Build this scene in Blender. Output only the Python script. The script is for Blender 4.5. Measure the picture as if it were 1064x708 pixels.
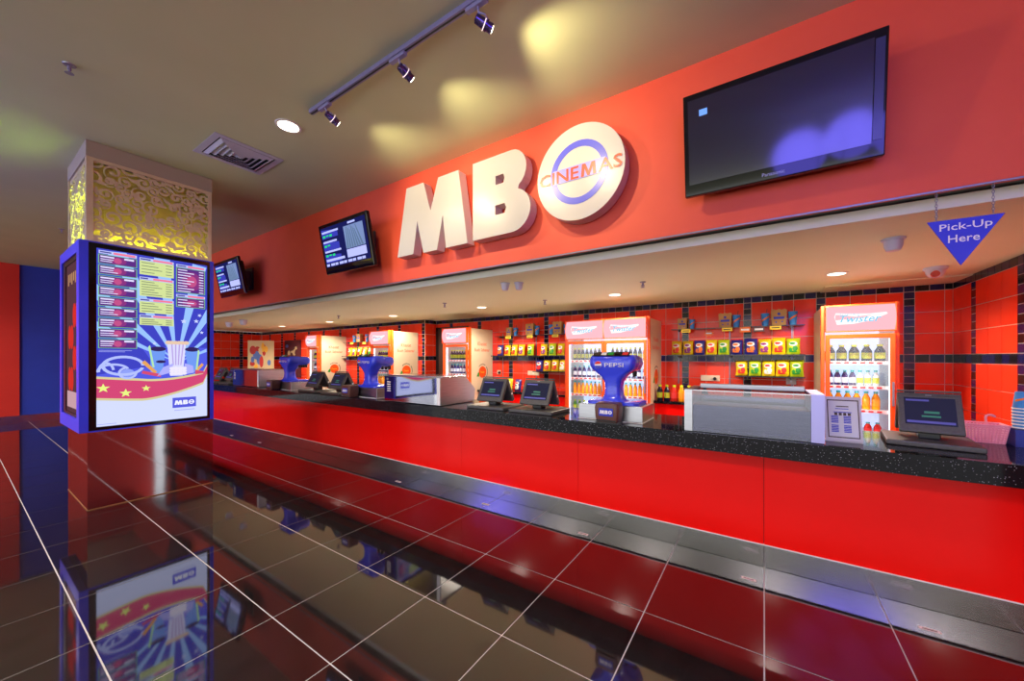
import bpy, bmesh, math, random
from mathutils import Vector, Matrix
random.seed(7)
PI = math.pi
SC = bpy.context.scene
COL = SC.collection
for o in list(bpy.data.objects): bpy.data.objects.remove(o)

def S(r, g, b):
    f = lambda c: (c/255/12.92) if c/255 <= .04045 else ((c/255+.055)/1.055)**2.4
    return (f(r), f(g), f(b))

# ------------------------------------------------------------------ camera
F_PX, PX, PY, YAW, EYE = 383.14, 550.42, 372.0, .5658, 1.5026
cam = bpy.data.cameras.new('camera'); cam.sensor_width = 36; cam.sensor_fit = 'HORIZONTAL'
cam.lens = 36*F_PX/1064
cam.shift_x = (532-PX)/1064; cam.shift_y = (PY-354)/1064
cam.clip_start = .05; cam.clip_end = 200
camo = bpy.data.objects.new('camera', cam); COL.objects.link(camo)
camo.location = (0, 0, EYE); camo.rotation_euler = (PI/2, 0, YAW)
SC.camera = camo
# ------------------------------------------------------------------ world, view
w = bpy.data.worlds.new('lobby_air'); SC.world = w; w.use_nodes = True
w.node_tree.nodes['Background'].inputs[0].default_value = (.88, .89, .86, 1)
w.node_tree.nodes['Background'].inputs[1].default_value = 2.5
SC.view_settings.view_transform = 'Standard'; SC.view_settings.look = 'None'
SC.view_settings.gamma = 1; SC.view_settings.use_curve_mapping = False
SC.view_settings.exposure = 0.15
SC.cycles.use_denoising = True
SC.cycles.max_bounces = 8; SC.cycles.glossy_bounces = 5; SC.cycles.transparent_max_bounces = 10
SC.cycles.sample_clamp_indirect = 4.0
SC.cycles.caustics_reflective = False; SC.cycles.caustics_refractive = False

CEIL = 3.66      # lobby ceiling
SOFF = 2.365     # lowered ceiling behind the counter
FAS = 2.93       # fascia plane
YB = 6.10        # back wall, right stretch
YL = 5.75        # back wall, left stretch
XR = 1.81        # right end wall
XL = -14.55      # far end wall
XJ = -6.46       # where the back wall steps
TOP = .95        # counter height

def spot(name, loc, target, power, color, angle, blend=.4, size=.05):
    l = bpy.data.lights.new(name, 'SPOT'); l.energy = power; l.color = color
    l.spot_size = math.radians(angle); l.spot_blend = blend; l.shadow_soft_size = size
    o = bpy.data.objects.new(name, l); COL.objects.link(o); o.location = loc
    o.rotation_euler = (Vector(target)-Vector(loc)).to_track_quat('-Z', 'Y').to_euler()
    return o
def point(name, loc, power, color, size=.05):
    l = bpy.data.lights.new(name, 'POINT'); l.energy = power; l.color = color; l.shadow_soft_size = size
    o = bpy.data.objects.new(name, l); COL.objects.link(o); o.location = loc
    return o
WARM = (1, .88, .68)
# recessed lobby downlights: the one in view, then the same grid going on behind the photographer
LOBBY = [(-3.73, 1.69)]
for gx in (-12.5, -10.0, -7.4, -4.9, -2.4, .1, 2.6):
    for gy in (-1.0, -3.4): LOBBY.append((gx, gy))
for (x, y) in LOBBY:
    p = 180 if y < 0 else 60
    spot('downlight_lamp', (x, y, CEIL-.05), (x, y, 0), p, (1, .9, .8), 150, .6, .12)
# recessed downlights over the staff aisle
AISLE = [(.627-2.34*k, 4.86) for k in range(6)]
for (x, y) in AISLE:
    spot('aisle_lamp', (x, y, SOFF-.03), (x, y+.1, 0), 175, WARM, 155, .5, .08)
# track heads washing the fascia and the sign
TRACK = [(-3.10, (-3.0, FAS, 3.0)), (-2.16, (-2.0, FAS, 3.05)), (-1.44, (-.7, FAS, 3.1))]
for x, tg in TRACK:
    spot('track_lamp', (x, 1.80, CEIL-.17), tg, 46, (1, .80, .46), 108, .6, .03)

# ------------------------------------------------------------------ materials
MATS = {}
def mat(name, col, rough=.5, metal=0, ior=1.45, emit=None, estr=1, coat=0, alpha=None):
    if name in MATS: return MATS[name]
    m = bpy.data.materials.new(name); m.use_nodes = True
    b = m.node_tree.nodes['Principled BSDF']
    b.inputs['Base Color'].default_value = (*col, 1); b.inputs['Roughness'].default_value = rough
    b.inputs['Metallic'].default_value = metal; b.inputs['IOR'].default_value = ior
    b.inputs['Coat Weight'].default_value = coat; b.inputs['Coat Roughness'].default_value = .03
    if emit:
        b.inputs['Emission Color'].default_value = (*emit, 1); b.inputs['Emission Strength'].default_value = estr
    MATS[name] = m
    return m
def noisy(name, c1, c2, scale, rough=.5, metal=0, ior=1.45, bump=0, detail=3, stretch=(1,1,1), rough2=None, contrast=None, coat=0):
    if name in MATS: return MATS[name]
    m = mat(name, c1, rough, metal, ior, coat=coat); nt = m.node_tree; b = nt.nodes['Principled BSDF']
    tc = nt.nodes.new('ShaderNodeTexCoord'); mp = nt.nodes.new('ShaderNodeMapping'); mp.inputs['Scale'].default_value = stretch
    n = nt.nodes.new('ShaderNodeTexNoise'); n.inputs['Scale'].default_value = scale; n.inputs['Detail'].default_value = detail
    r = nt.nodes.new('ShaderNodeValToRGB'); r.color_ramp.elements[0].color = (*c1, 1); r.color_ramp.elements[1].color = (*c2, 1)
    lo, hi = contrast or (.3, .7); r.color_ramp.elements[0].position = lo; r.color_ramp.elements[1].position = hi
    L = nt.links.new
    L(tc.outputs['Object'], mp.inputs[0]); L(mp.outputs[0], n.inputs[0]); L(n.outputs[0], r.inputs[0]); L(r.outputs[0], b.inputs['Base Color'])
    if rough2 is not None:
        q = nt.nodes.new('ShaderNodeMapRange'); q.inputs[3].default_value = rough; q.inputs[4].default_value = rough2
        L(n.outputs[0], q.inputs[0]); L(q.outputs[0], b.inputs['Roughness'])
    if bump:
        bp = nt.nodes.new('ShaderNodeBump'); bp.inputs['Strength'].default_value = bump; bp.inputs['Distance'].default_value = .01
        L(n.outputs[0], bp.inputs['Height']); L(bp.outputs[0], b.inputs['Normal'])
    return m
def glow(name, col, strength=1.0):
    if name in MATS: return MATS[name]
    m = bpy.data.materials.new(name); m.use_nodes = True; nt = m.node_tree
    nt.nodes.remove(nt.nodes['Principled BSDF'])
    e = nt.nodes.new('ShaderNodeEmission'); e.inputs[0].default_value = (*col, 1); e.inputs[1].default_value = strength
    nt.links.new(e.outputs[0], nt.nodes['Material Output'].inputs[0]); MATS[name] = m
    return m
def pane_mat(name, tint, gloss):
    m = bpy.data.materials.new(name); m.use_nodes = True; nt = m.node_tree; nt.nodes.remove(nt.nodes['Principled BSDF'])
    t = nt.nodes.new('ShaderNodeBsdfTransparent'); t.inputs[0].default_value = (*tint, 1)
    g = nt.nodes.new('ShaderNodeBsdfGlossy'); g.inputs['Roughness'].default_value = .03
    x = nt.nodes.new('ShaderNodeMixShader'); x.inputs[0].default_value = gloss
    nt.links.new(t.outputs[0], x.inputs[1]); nt.links.new(g.outputs[0], x.inputs[2]); nt.links.new(x.outputs[0], nt.nodes['Material Output'].inputs[0])
    MATS[name] = m; return m

M_CEIL = noisy('ceiling_paint', S(206,212,166), S(212,217,172), 1.4, .8, bump=.02)
M_SOFF = noisy('soffit_paint', S(232,236,204), S(236,240,210), 1.4, .6)
M_FASC = noisy('red_fascia_paint', S(230,86,58), S(236,92,62), 3, .55, bump=.015)
M_REDWALL = noisy('red_wall_paint', S(214,44,34), S(220,48,36), 3, .6)
M_BLUEWALL = noisy('blue_wall_paint', S(40,64,190), S(44,68,198), 3, .6)
M_TILE = noisy('polished_floor_tile', S(28,22,22), S(38,30,30), 9, .03, 0, 2.3, detail=6, rough2=.06)
M_GROUT = noisy('pale_grout', S(225,220,215), S(205,200,198), 20, .8)
M_PANEL = noisy('red_glass_panel', S(242,14,12), S(246,20,16), 2, .12, 0, 1.28)
M_STEEL = noisy('brushed_steel', S(184,184,190), S(170,170,178), 6, .28, 1, stretch=(1,1,14))
M_STEELH = noisy('brushed_kick_steel', S(204,202,208), S(172,170,178), 12, .2, 1, stretch=(1,1,30))
M_MIRROR = noisy('polished_steel', S(190,190,200), S(200,200,208), 2, .05, 1, bump=.06, detail=1)
M_RTILE = noisy('red_wall_tile', S(246,66,36), S(238,56,30), 2.3, .12, 0, 1.32)
M_BLK = noisy('black_mosaic_tile', S(22,20,22), S(34,30,30), 5, .12)
M_NAVY = noisy('navy_mosaic_tile', S(26,24,66), S(36,32,84), 5, .12)
M_WGROUT = mat('wall_grout', S(226,200,180), .8)
M_BLACK = mat('black_plastic', S(16,16,18), .3)
M_GLOSSBLACK = mat('gloss_black', S(10,10,14), .06)
M_DARK = noisy('dark_grey_plastic', S(70,68,68), S(82,80,78), 60, .4)
M_WHITE = noisy('white_enamel', S(232,228,224), S(238,234,230), 4, .35)
M_CREAM = noisy('cream_panel', S(222,200,172), S(226,205,178), 2, .4)
M_ORANGE = noisy('orange_enamel', S(250,86,14), S(252,92,20), 3, .4)
M_PBLUE = noisy('dispenser_blue_plastic', S(56,72,228), S(62,78,234), 3, .18, coat=.4)
M_FRAMEB = noisy('blue_frame_paint', S(46,56,226), S(54,62,232), 3, .35)
M_BROWN = noisy('brown_plastic', S(92,58,50), S(104,66,56), 20, .4)
M_GREY = mat('grey_aluminium', S(150,150,165), .4, .6)
M_RAIL = mat('track_aluminium', S(150,146,184), .4, .3)
M_VENT = noisy('vent_enamel', S(196,196,216), S(204,204,222), 6, .4)
M_WOOD = noisy('dark_door_wood', S(46,28,24), S(64,38,30), 4, .5, stretch=(8,8,1))
M_PINK = noisy('pink_plastic', S(244,150,176), S(250,164,188), 20, .4)
M_GLASS = pane_mat('clear_pane', (.97,.98,1), .05)
M_CASEGL = pane_mat('tinted_pane', (.62,.63,.72), .09)
M_LAT = noisy('lattice_bronze', S(214,196,166), S(224,208,180), 6, .35, .3)
M_LINER = mat('fridge_liner_glow', S(235,242,252), .5, emit=S(190,215,255), estr=.75)  # liner given its own glow to brighten the fridge inside
M_SHELF = mat('shelf_white', S(230,235,245), .4)
M_PACK_Y = noisy('yellow_foil', S(246,214,20), S(232,190,10), 14, .3, bump=.3)
M_PACK_G = noisy('lime_foil', S(196,214,30), S(180,200,20), 14, .3, bump=.3)
M_PACK_B = noisy('navy_foil', S(40,36,120), S(52,46,140), 14, .3, bump=.3)
M_RED = mat('red_print', S(224,40,34), .5); M_GREEN = mat('green_print', S(40,150,50), .5)
M_PURP = mat('purple_print', S(150,40,130), .5); M_OPRINT = mat('orange_print', S(244,120,24), .5)
M_WPRINT = mat('white_print', S(244,240,236), .5); M_BPRINT = mat('blue_print', S(46,60,190), .5)
M_YTAG = mat('yellow_tag', S(250,216,60), .6); M_KRAFT = noisy('kraft_board', S(188,140,78), S(198,150,88), 12, .7)
M_CUP = noisy('blue_cup', S(50,130,210), S(80,160,226), 12, .45)
M_SKIN = mat('orange_emblem', S(240,84,24), .5)
M_DPRINT = mat('dark_print', S(70,56,50), .6)

def granite():
    m = mat('black_granite', S(14,13,16), .05, 0, 1.3); nt = m.node_tree; b = nt.nodes['Principled BSDF']
    tc = nt.nodes.new('ShaderNodeTexCoord'); v = nt.nodes.new('ShaderNodeTexVoronoi'); v.inputs['Scale'].default_value = 75
    r = nt.nodes.new('ShaderNodeValToRGB'); r.color_ramp.elements[0].color = (.35, .35, .4, 1); r.color_ramp.elements[0].position = .08
    r.color_ramp.elements[1].color = (.006, .006, .008, 1); r.color_ramp.elements[1].position = .2
    nt.links.new(tc.outputs['Object'], v.inputs[0]); nt.links.new(v.outputs[0], r.inputs[0]); nt.links.new(r.outputs[0], b.inputs['Base Color'])
    return m
M_GRAN = granite()

# ------------------------------------------------------------------ mesh helpers
class MB:
    def __init__(s): s.v = []; s.f = []; s.m = []
    def add(s, vs, fs, mi=0):
        n = len(s.v); s.v += [tuple(p) for p in vs]; s.f += [tuple(n+i for i in f) for f in fs]; s.m += [mi]*len(fs); return s
    def box(s, x0, x1, y0, y1, z0, z1, mi=0):
        return s.add([(x0,y0,z0),(x1,y0,z0),(x1,y1,z0),(x0,y1,z0),(x0,y0,z1),(x1,y0,z1),(x1,y1,z1),(x0,y1,z1)],
                     [(0,3,2,1),(4,5,6,7),(0,1,5,4),(1,2,6,5),(2,3,7,6),(3,0,4,7)], mi)
    def prism(s, pts, fn, d0, d1, mi=0):
        """pts: 2D outline (ccw seen from the front); fn(a, b, d) -> 3D; d0 front, d1 back"""
        n = len(pts)
        vs = [fn(a, b, d0) for a, b in pts]+[fn(a, b, d1) for a, b in pts]
        fs = [tuple(range(n)), tuple(range(2*n-1, n-1, -1))]+[(i, i+n, (i+1) % n+n, (i+1) % n) for i in range(n)]
        return s.add(vs, fs, mi)
    def lathe(s, prof, n=12, c=(0,0,0), mi=0, axis='z', caps=True):
        vs = []; fs = []
        for r, h in prof:
            for k in range(n):
                a = 2*PI*k/n
                p = (r*math.cos(a), r*math.sin(a), h)
                if axis == 'y': p = (p[0], p[2], -p[1])
                if axis == 'x': p = (p[2], p[0], p[1])
                vs.append((c[0]+p[0], c[1]+p[1], c[2]+p[2]))
        for j in range(len(prof)-1):
            for k in range(n):
                q = (k+1) % n; fs.append((j*n+k, j*n+q, (j+1)*n+q, (j+1)*n+k))
        if caps:
            fs.append(tuple(range(n-1, -1, -1))); fs.append(tuple(range((len(prof)-1)*n, len(prof)*n)))
        return s.add(vs, fs, mi)
    def tube(s, path, r, n=8, mi=0):
        pts = [Vector(p) for p in path]; vs = []; fs = []
        for i, p in enumerate(pts):
            d = (pts[min(i+1, len(pts)-1)]-pts[max(i-1, 0)]).normalized()
            u = d.orthogonal().normalized() if i == 0 else (u-d*u.dot(d)).normalized()
            t = d.cross(u)
            for k in range(n):
                a = 2*PI*k/n; vs.append(p+(u*math.cos(a)+t*math.sin(a))*r)
        for j in range(len(pts)-1):
            for k in range(n):
                q = (k+1) % n; fs.append((j*n+k, j*n+q, (j+1)*n+q, (j+1)*n+k))
        fs.append(tuple(range(n-1, -1, -1))); fs.append(tuple(range((len(pts)-1)*n, len(pts)*n)))
        return s.add(vs, fs, mi)
    def loft(s, rings, mi=0):
        n = len(rings[0]); vs = [p for r in rings for p in r]; fs = []
        for j in range(len(rings)-1):
            for k in range(n):
                q = (k+1) % n; fs.append((j*n+k, j*n+q, (j+1)*n+q, (j+1)*n+k))
        fs.append(tuple(range(n-1, -1, -1))); fs.append(tuple(range((len(rings)-1)*n, len(rings)*n)))
        return s.add(vs, fs, mi)
    def mesh(s, name, mats, smooth=False):
        me = bpy.data.meshes.new(name); me.from_pydata(s.v, [], s.f)
        for m in (mats if isinstance(mats, (list, tuple)) else [mats]): me.materials.append(m)
        me.polygons.foreach_set('material_index', s.m)
        bm = bmesh.new(); bm.from_mesh(me); bmesh.ops.recalc_face_normals(bm, faces=bm.faces); bm.to_mesh(me); bm.free()
        if smooth:
            me.polygons.foreach_set('use_smooth', [True]*len(me.polygons))
            try: me.set_sharp_from_angle(angle=math.radians(40))
            except Exception: pass
        me.update(); return me
    def build(s, name, mats, parent=None, smooth=False, loc=None, bevel=0):
        o = bpy.data.objects.new(name, s.mesh(name, mats, smooth)); COL.objects.link(o)
        if parent: o.parent = parent
        if loc: o.location = loc
        if bevel:
            b = o.modifiers.new('bevel', 'BEVEL'); b.width = bevel; b.segments = 2; b.limit_method = 'ANGLE'
        return o
def put(name, me, parent=None, loc=(0,0,0), rot=(0,0,0)):
    o = bpy.data.objects.new(name, me); COL.objects.link(o); o.location = loc; o.rotation_euler = rot
    if parent: o.parent = parent
    return o
def tag(o, label, cat, group=None):
    o['label'] = label; o['category'] = cat
    if group: o['group'] = group
    return o
def thing(name, label, cat, loc=(0,0,0), rz=0, group=None):
    o = bpy.data.objects.new(name, None); COL.objects.link(o); o.location = loc; o.rotation_euler = (0,0,rz); o.empty_display_size = .1
    return tag(o, label, cat, group)
def struct(o): o['kind'] = 'structure'; return o
def stuff(o): o['kind'] = 'stuff'; return o
def frontY(y):   # 2D (a, b) in the X-Z plane, facing the camera side; d goes into the wall
    return lambda a, b, d: (a, y+d, b)
def faceX(x):    # 2D (a, b) = (Y, Z) on a face that looks to +X
    return lambda a, b, d: (x-d, a, b)
TXT = {}
def text(body, width=None, height=None, offset=0.0, extrude=.0008, shear=0):
    """text as a mesh in its own XY plane, centred, fitted to width or height"""
    key = (body, width, height, offset, extrude, shear)
    if key in TXT: return TXT[key]
    c = bpy.data.curves.new('lettering', 'FONT'); c.body = body; c.size = 1; c.offset = offset; c.shear = shear; c.resolution_u = 2
    o = bpy.data.objects.new('lettering', c); COL.objects.link(o)
    dg = bpy.context.evaluated_depsgraph_get()
    me = bpy.data.meshes.new_from_object(o.evaluated_get(dg)); bpy.data.objects.remove(o)
    xs = [v.co.x for v in me.vertices]; ys = [v.co.y for v in me.vertices]
    cx, cy = (min(xs)+max(xs))/2, (min(ys)+max(ys))/2; w0, h0 = max(xs)-min(xs), max(ys)-min(ys)
    sx = width/w0 if width else height/h0; sy = height/h0 if height else sx
    for v in me.vertices: v.co = ((v.co.x-cx)*sx, (v.co.y-cy)*sy, 0)
    polys = [tuple(p.vertices) for p in me.polygons]; vs = [tuple(v.co) for v in me.vertices]
    TXT[key] = (vs, polys); return TXT[key]
def lettering(name, body, fn, a, b, m, parent, width=None, height=None, offset=0.0, d=-.001, shear=0):
    vs, fs = text(body, width, height, offset, 0, shear)
    mb = MB(); mb.add([fn(a+x, b+y, d) for x, y, _ in vs], fs)
    return mb.build(name, m, parent)
def ellipse(cx, cy, rx, ry, n=24, a0=0, a1=2*PI):
    full = abs(a1-a0-2*PI) < 1e-6
    return [(cx+rx*math.cos(a0+(a1-a0)*k/(n if full else n-1)), cy+ry*math.sin(a0+(a1-a0)*k/(n if full else n-1))) for k in range(n)]
def ring2d(mb, fn, cx, cy, ro, ri, d0, d1, n=40, mi=0, ey=1):
    vs = []
    for d in (d0, d1):
        for r in (ro, ri):
            vs += [fn(cx+r*math.cos(2*PI*k/n), cy+ey*r*math.sin(2*PI*k/n), d) for k in range(n)]
    fs = []
    for k in range(n):
        q = (k+1) % n
        fs += [(k, q, n+q, n+k), (2*n+k, 3*n+k, 3*n+q, 2*n+q), (k, 2*n+k, 2*n+q, q), (n+k, n+q, 3*n+q, 3*n+k)]
    mb.add(vs, fs, mi)
def flat(mb, fn, pts, d, mi=0): mb.add([fn(a, b, d) for a, b in pts], [tuple(range(len(pts)))], mi)
def rect(x0, x1, y0, y1): return [(x0,y0),(x1,y0),(x1,y1),(x0,y1)]
def star(cx, cy, r, rot=PI/2): return [(cx+(r if k % 2 == 0 else r*.42)*math.cos(rot+PI*k/5), cy+(r if k % 2 == 0 else r*.42)*math.sin(rot+PI*k/5)) for k in range(10)]

#=SECTION structure
# ------------------------------------------------------------------ floor
floor = struct(MB().box(XL-.2, 4.6, -7, 6.3, -.12, -.003).build('floor', M_GROUT))
TX0, TY0, T = .0018, 2.2032, .6
g = .0035
tile_me = MB().box(g, T-g, g, T-g, -.01, 0).mesh('floor_tile', M_TILE)
j0, j1 = -5, 1          # rows: y from TY0+j*T
far = MB()
for j in range(-15, 2):
    for i in range(-25, 8):
        x, y = TX0+i*T, TY0+j*T
        if y+T > 3.5: continue
        if j >= j0 and -14.5 < x+T/2 < 2.0: put('floor_tile', tile_me, floor, (x, y, 0))
        else: far.box(x+g, x+T-g, y+g, y+T-g, -.01, 0)
stuff(far.build('floor_tiles_beyond', M_TILE, floor))
struct(MB().box(XL, XR, 3.75, YB, -.0025, .0005).build('floor_aisle_bounce', noisy('aisle_bounce_vinyl', S(206,200,186), S(214,208,196), 8, .6)))  # unseen pale floor, added to bounce aisle light up onto the soffit
# ------------------------------------------------------------------ ceilings and fascia
struct(MB().box(XL-.2, 4.7, -1.0, FAS+.3, CEIL, CEIL+.1).box(XL-.2, 4.7, -7, -1.0, CEIL, CEIL+.1).build('ceiling', M_CEIL))
struct(MB().box(XL, XR+.1, 3.08, YB+.1, SOFF, SOFF+.07).build('ceiling_soffit', M_SOFF))
struct(MB().box(XL, 4.6, FAS, FAS+.06, 2.43, CEIL-.001).build('wall_fascia', M_FASC))
struct(MB().box(XL, 3.4, FAS+.061, 3.25, 2.441, 2.7).build('trim_1', M_BLACK))                     # dark shutter slot
struct(MB().box(XL, 3.4, FAS+.002, FAS+.014, 2.421, 2.4295).build('trim_2', M_GREY))                  # metal edge under the fascia
# ------------------------------------------------------------------ walls
struct(MB().box(XJ, XR+.12, YB+.006, YB+.12, 0, SOFF-.001).build('wall_back', M_WGROUT))
wb = bpy.data.objects['wall_back']
wr = struct(MB().box(XR+.006, XR+.12, 2.99, YB, 0, SOFF-.001).build('wall_right', M_WGROUT))
wl = struct(MB().box(XL-.12, XJ, YL+.006, YB+.12, 0, SOFF-.001).build('wall_back_left', M_WGROUT))
we = struct(MB().box(XL-.12, XL-.006, 2.99, YL+.005, 0, SOFF-.001).build('wall_left', M_WGROUT))
wj = struct(MB().box(XJ+.001, XJ+.004, YL+.012, YB, 0, SOFF-.001).build('wall_return', M_WGROUT))
ROWS = [(2.283, 2.365, 'b'), (2.036, 2.283, 'r'), (1.789, 2.036, 'r'), (1.542, 1.789, 'r'), (1.445, 1.542, 'b'),
        (1.198, 1.445, 'r'), (.951, 1.198, 'r'), (.704, .951, 'r'), (.607, .704, 'b'), (.36, .607, 'r'), (.113, .36, 'r')]
PER, STRIP = .8258, .095
def tiling(wall, a0, a1, phase, place, single):
    """columns: one strip of mosaics then three red tiles, repeated; place(mb, a0, a1, z0, z1) adds a tile; single(a, z, kind) -> own object?"""
    k = math.floor((a0-phase)/PER)-1; gp = .0034; W = (PER-STRIP)/3
    rest = {'r': MB(), 'k': MB(), 'n': MB()}; n = 0
    while phase+k*PER < a1:
        s0 = phase+k*PER
        cols = [(s0, s0+STRIP, 's')]+[(s0+STRIP+q*W, s0+STRIP+(q+1)*W, 'r') for q in range(3)]
        for c0, c1, ck in cols:
            for ri, (z0, z1, rk) in enumerate(ROWS):
                if ck == 'r' and rk == 'r': cells = [(c0, c1, z0, z1, 'r')]
                elif ck == 's' and rk == 'b': cells = [(c0, c1, z0, z1, 'kn'[(k+ri) % 2])]
                elif rk == 'b':
                    m = .5*(c0+c1); q = int(round(c0*100)); h = (c1-c0)/2.5
                    cells = [(c0, m, z0, z1, 'kn'[q % 2]), (m, c1, z0, z1, 'kn'[(q+1) % 2])]
                else:
                    cells = [(c0, c1, z0+(z1-z0)*t/2.5 if t < 2 else z0+(z1-z0)*.8, min(z1, z0+(z1-z0)*(t+1)/2.5), 'kn'[(t+ri) % 2]) for t in range(3)]
                    cells = [(c0, c1, z0+(z1-z0)*t/3, z0+(z1-z0)*(t+1)/3, 'kn'[(t+ri) % 2]) for t in range(3)]
                for (p0, p1, q0, q1, kd) in cells:
                    p0, p1 = max(p0, a0), min(p1, a1)
                    if p1-p0 < .02: continue
                    args = (p0+gp, p1-gp, q0+gp, q1-gp)
                    if single((p0+p1)/2, (q0+q1)/2, kd) and n < 290:
                        mb = MB(); place(mb, *args); mb.build('wall_tile' if kd == 'r' else 'mosaic_tile', {'r': M_RTILE, 'k': M_BLK, 'n': M_NAVY}[kd], wall); n += 1
                    else: place(rest[kd], *args)
        k += 1
    for kd, nm, m in (('r', 'red_tiles_beyond', M_RTILE), ('k', 'black_mosaic_tiles', M_BLK), ('n', 'navy_mosaic_tiles', M_NAVY)):
        if rest[kd].v: stuff(rest[kd].build(nm, m, wall))
tiling(wb, XJ+.01, XR, -1.071, lambda mb, a, b, c, d: mb.box(a, b, YB-.001, YB+.008, c, d), lambda a, z, k: z > .9 and ((k == 'r' and a > -5.3) or (a > -.35 and a < .56) or a > 1.15))
tiling(wr, 3.0, YB-.002, 5.572, lambda mb, a, b, c, d: mb.box(XR-.001, XR+.008, a, b, c, d), lambda a, z, k: z > .85 and a > 4.2)
tiling(wl, XL+.02, XJ-.001, XJ-.09, lambda mb, a, b, c, d: mb.box(a, b, YL-.001, YL+.008, c, d), lambda a, z, k: False)
tiling(we, 3.0, YL-.002, 5.12, lambda mb, a, b, c, d: mb.box(XL-.008, XL+.001, a, b, c, d), lambda a, z, k: False)
tiling(wj, YL+.01, YB-.002, YL-.09, lambda mb, a, b, c, d: mb.box(XJ+.002, XJ+.009, a, b, c, d), lambda a, z, k: False)
# dark doorway beside the wall step
d1 = struct(MB().box(-6.36, -5.5, YB-.03, YB-.003, 0, 2.15).build('door_1', M_WOOD))
MB().box(-6.42, -6.36, YB-.05, YB-.003, 0, 2.2).box(-5.5, -5.44, YB-.05, YB-.003, 0, 2.2).box(-6.42, -5.44, YB-.05, YB-.003, 2.15, 2.2).build('door_frame', M_BLACK, d1)
# far end wall of the lobby: red, then blue, then red behind the column
struct(MB().box(XL-.12, XL+.05, -7, .87, .001, CEIL-.002).build('wall_end_red', M_REDWALL))
struct(MB().box(XL-.12, XL, .871, 2.0, .001, CEIL-.002).build('wall_end_blue', M_BLUEWALL))
struct(MB().box(XL-.12, XL, 2.001, FAS-.001, .001, CEIL-.002).build('wall_end_red_strip', M_REDWALL))
struct(MB().box(XL+.052, XL+.062, -7, .87, .002, .17).build('baseboard_red', M_STEELH))
struct(MB().box(XL+.002, XL+.012, .871, 2.0, .002, .17).build('baseboard_blue', M_STEELH))
struct(MB().box(4.6, 4.72, -7, 3.4, .001, CEIL-.002).build('wall_unseen_right', M_REDWALL))  # unseen wall, added so the steel column base reflects red
# shallow bulkhead where the soffit meets the back wall
struct(MB().box(.62, XR-.002, 5.62, YB-.002, SOFF-.014, SOFF-.001).build('trim_3', M_SOFF))

#=SECTION counter
# ------------------------------------------------------------------ service counter
CX0, CX1, CY0 = XL+.02, XR-.003, 2.95
c = thing('service_counter', 'long red panelled service counter with steel kick plate under the black worktop', 'counter', (0, 3.12, 0))
joints = [CX1]+[-1.45*k for k in range(0, 11)]+[CX0]
for a, b in zip(joints[1:], joints[:-1]):
    if b-a < .05: continue
    MB().box(a+.0015, b-.0015, 0, .02, .17, .829).build('front_panel', M_PANEL, c)
    MB().box(a+.001, b-.001, .014, .075, .002, .162).build('kick_plate', M_STEELH, c)
MB().box(CX0, CX1, -.004, .02, .163, .169).build('edge_strip', M_WHITE, c)
MB().box(CX0, CX1, .076, .58, .002, .828).build('carcass', M_BLACK, c)
wt = tag(MB().box(CX0, CX1, CY0, 3.73, .83, TOP).build('worktop', M_GRAN), 'long speckled black granite worktop with a thick front edge', 'worktop')
# paper stickers on the floor tiles by the kick plate
for i, (x, y) in enumerate([(-.087, 2.91), (.772, 2.90), (-1.301, 2.90), (-2.409, 2.95), (-3.744, 2.92), (-7.549, 2.95), (-8.687, 2.93)]):
    st = tag(MB().box(x-.045, x+.045, y-.014, y+.014, .0008, .0018).build('floor_sticker', M_WPRINT),
        ['small white floor sticker below the glass display case', 'small white floor sticker nearest the right edge of the floor', 'small white floor sticker below the nearest blue drink dispenser',
         'small white floor sticker below the pair of till screens in the middle', 'small white floor sticker below the middle steel warmer', 'small white floor sticker below the farthest blue drink dispenser', 'small white floor sticker farthest away beside the column'][i], 'sticker', 'stickers along the counter base')
    MB().box(x-.03, x+.03, y-.006, y+.004, .0019, .0022).build('print', M_DPRINT, st)

#=SECTION sign
# ------------------------------------------------------------------ cinema sign on the fascia
LY = 2.80
M_SIGN = noisy('sign_white_acrylic', S(198,194,186), S(202,198,190), 2, .3, coat=.1)
M_SIGNSIDE = mat('sign_return', S(214,196,196), .4)
def letter(label, pts, holes):
    """extruded letter: outline with square holes"""
    bm = bmesh.new(); loops = [pts]+holes; es = []
    for lp in loops:
        vs = [bm.verts.new((a, 0, b)) for a, b in lp]
        es += [bm.edges.new((vs[i], vs[(i+1) % len(vs)])) for i in range(len(vs))]
    bmesh.ops.triangle_fill(bm, edges=es, use_beauty=True, use_dissolve=False)
    r = bmesh.ops.extrude_face_region(bm, geom=bm.faces[:])
    for v in [e for e in r['geom'] if isinstance(e, bmesh.types.BMVert)]: v.co.y += .11
    bmesh.ops.recalc_face_normals(bm, faces=bm.faces)
    for f in bm.faces: f.material_index = 0 if f.normal.y < -.9 else 1
    me = bpy.data.meshes.new('sign_letter'); bm.to_mesh(me); bm.free(); me.materials.append(M_SIGN); me.materials.append(M_SIGNSIDE)
    o = bpy.data.objects.new('sign_letter', me); COL.objects.link(o); o.location = (0, LY, 0)
    tag(o, label, 'sign letter', 'raised sign letters on the red fascia')
    return o
lm = letter('raised white letter M at the left of the fascia sign',
       [(-3.60,2.67),(-3.445,3.435),(-3.164,3.435),(-3.055,3.10),(-2.937,3.43),(-2.645,3.43),(-2.522,2.66),(-2.822,2.66),(-2.868,3.02),(-2.955,2.66),(-3.165,2.66),(-3.267,3.03),(-3.33,2.67)], [])
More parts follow.
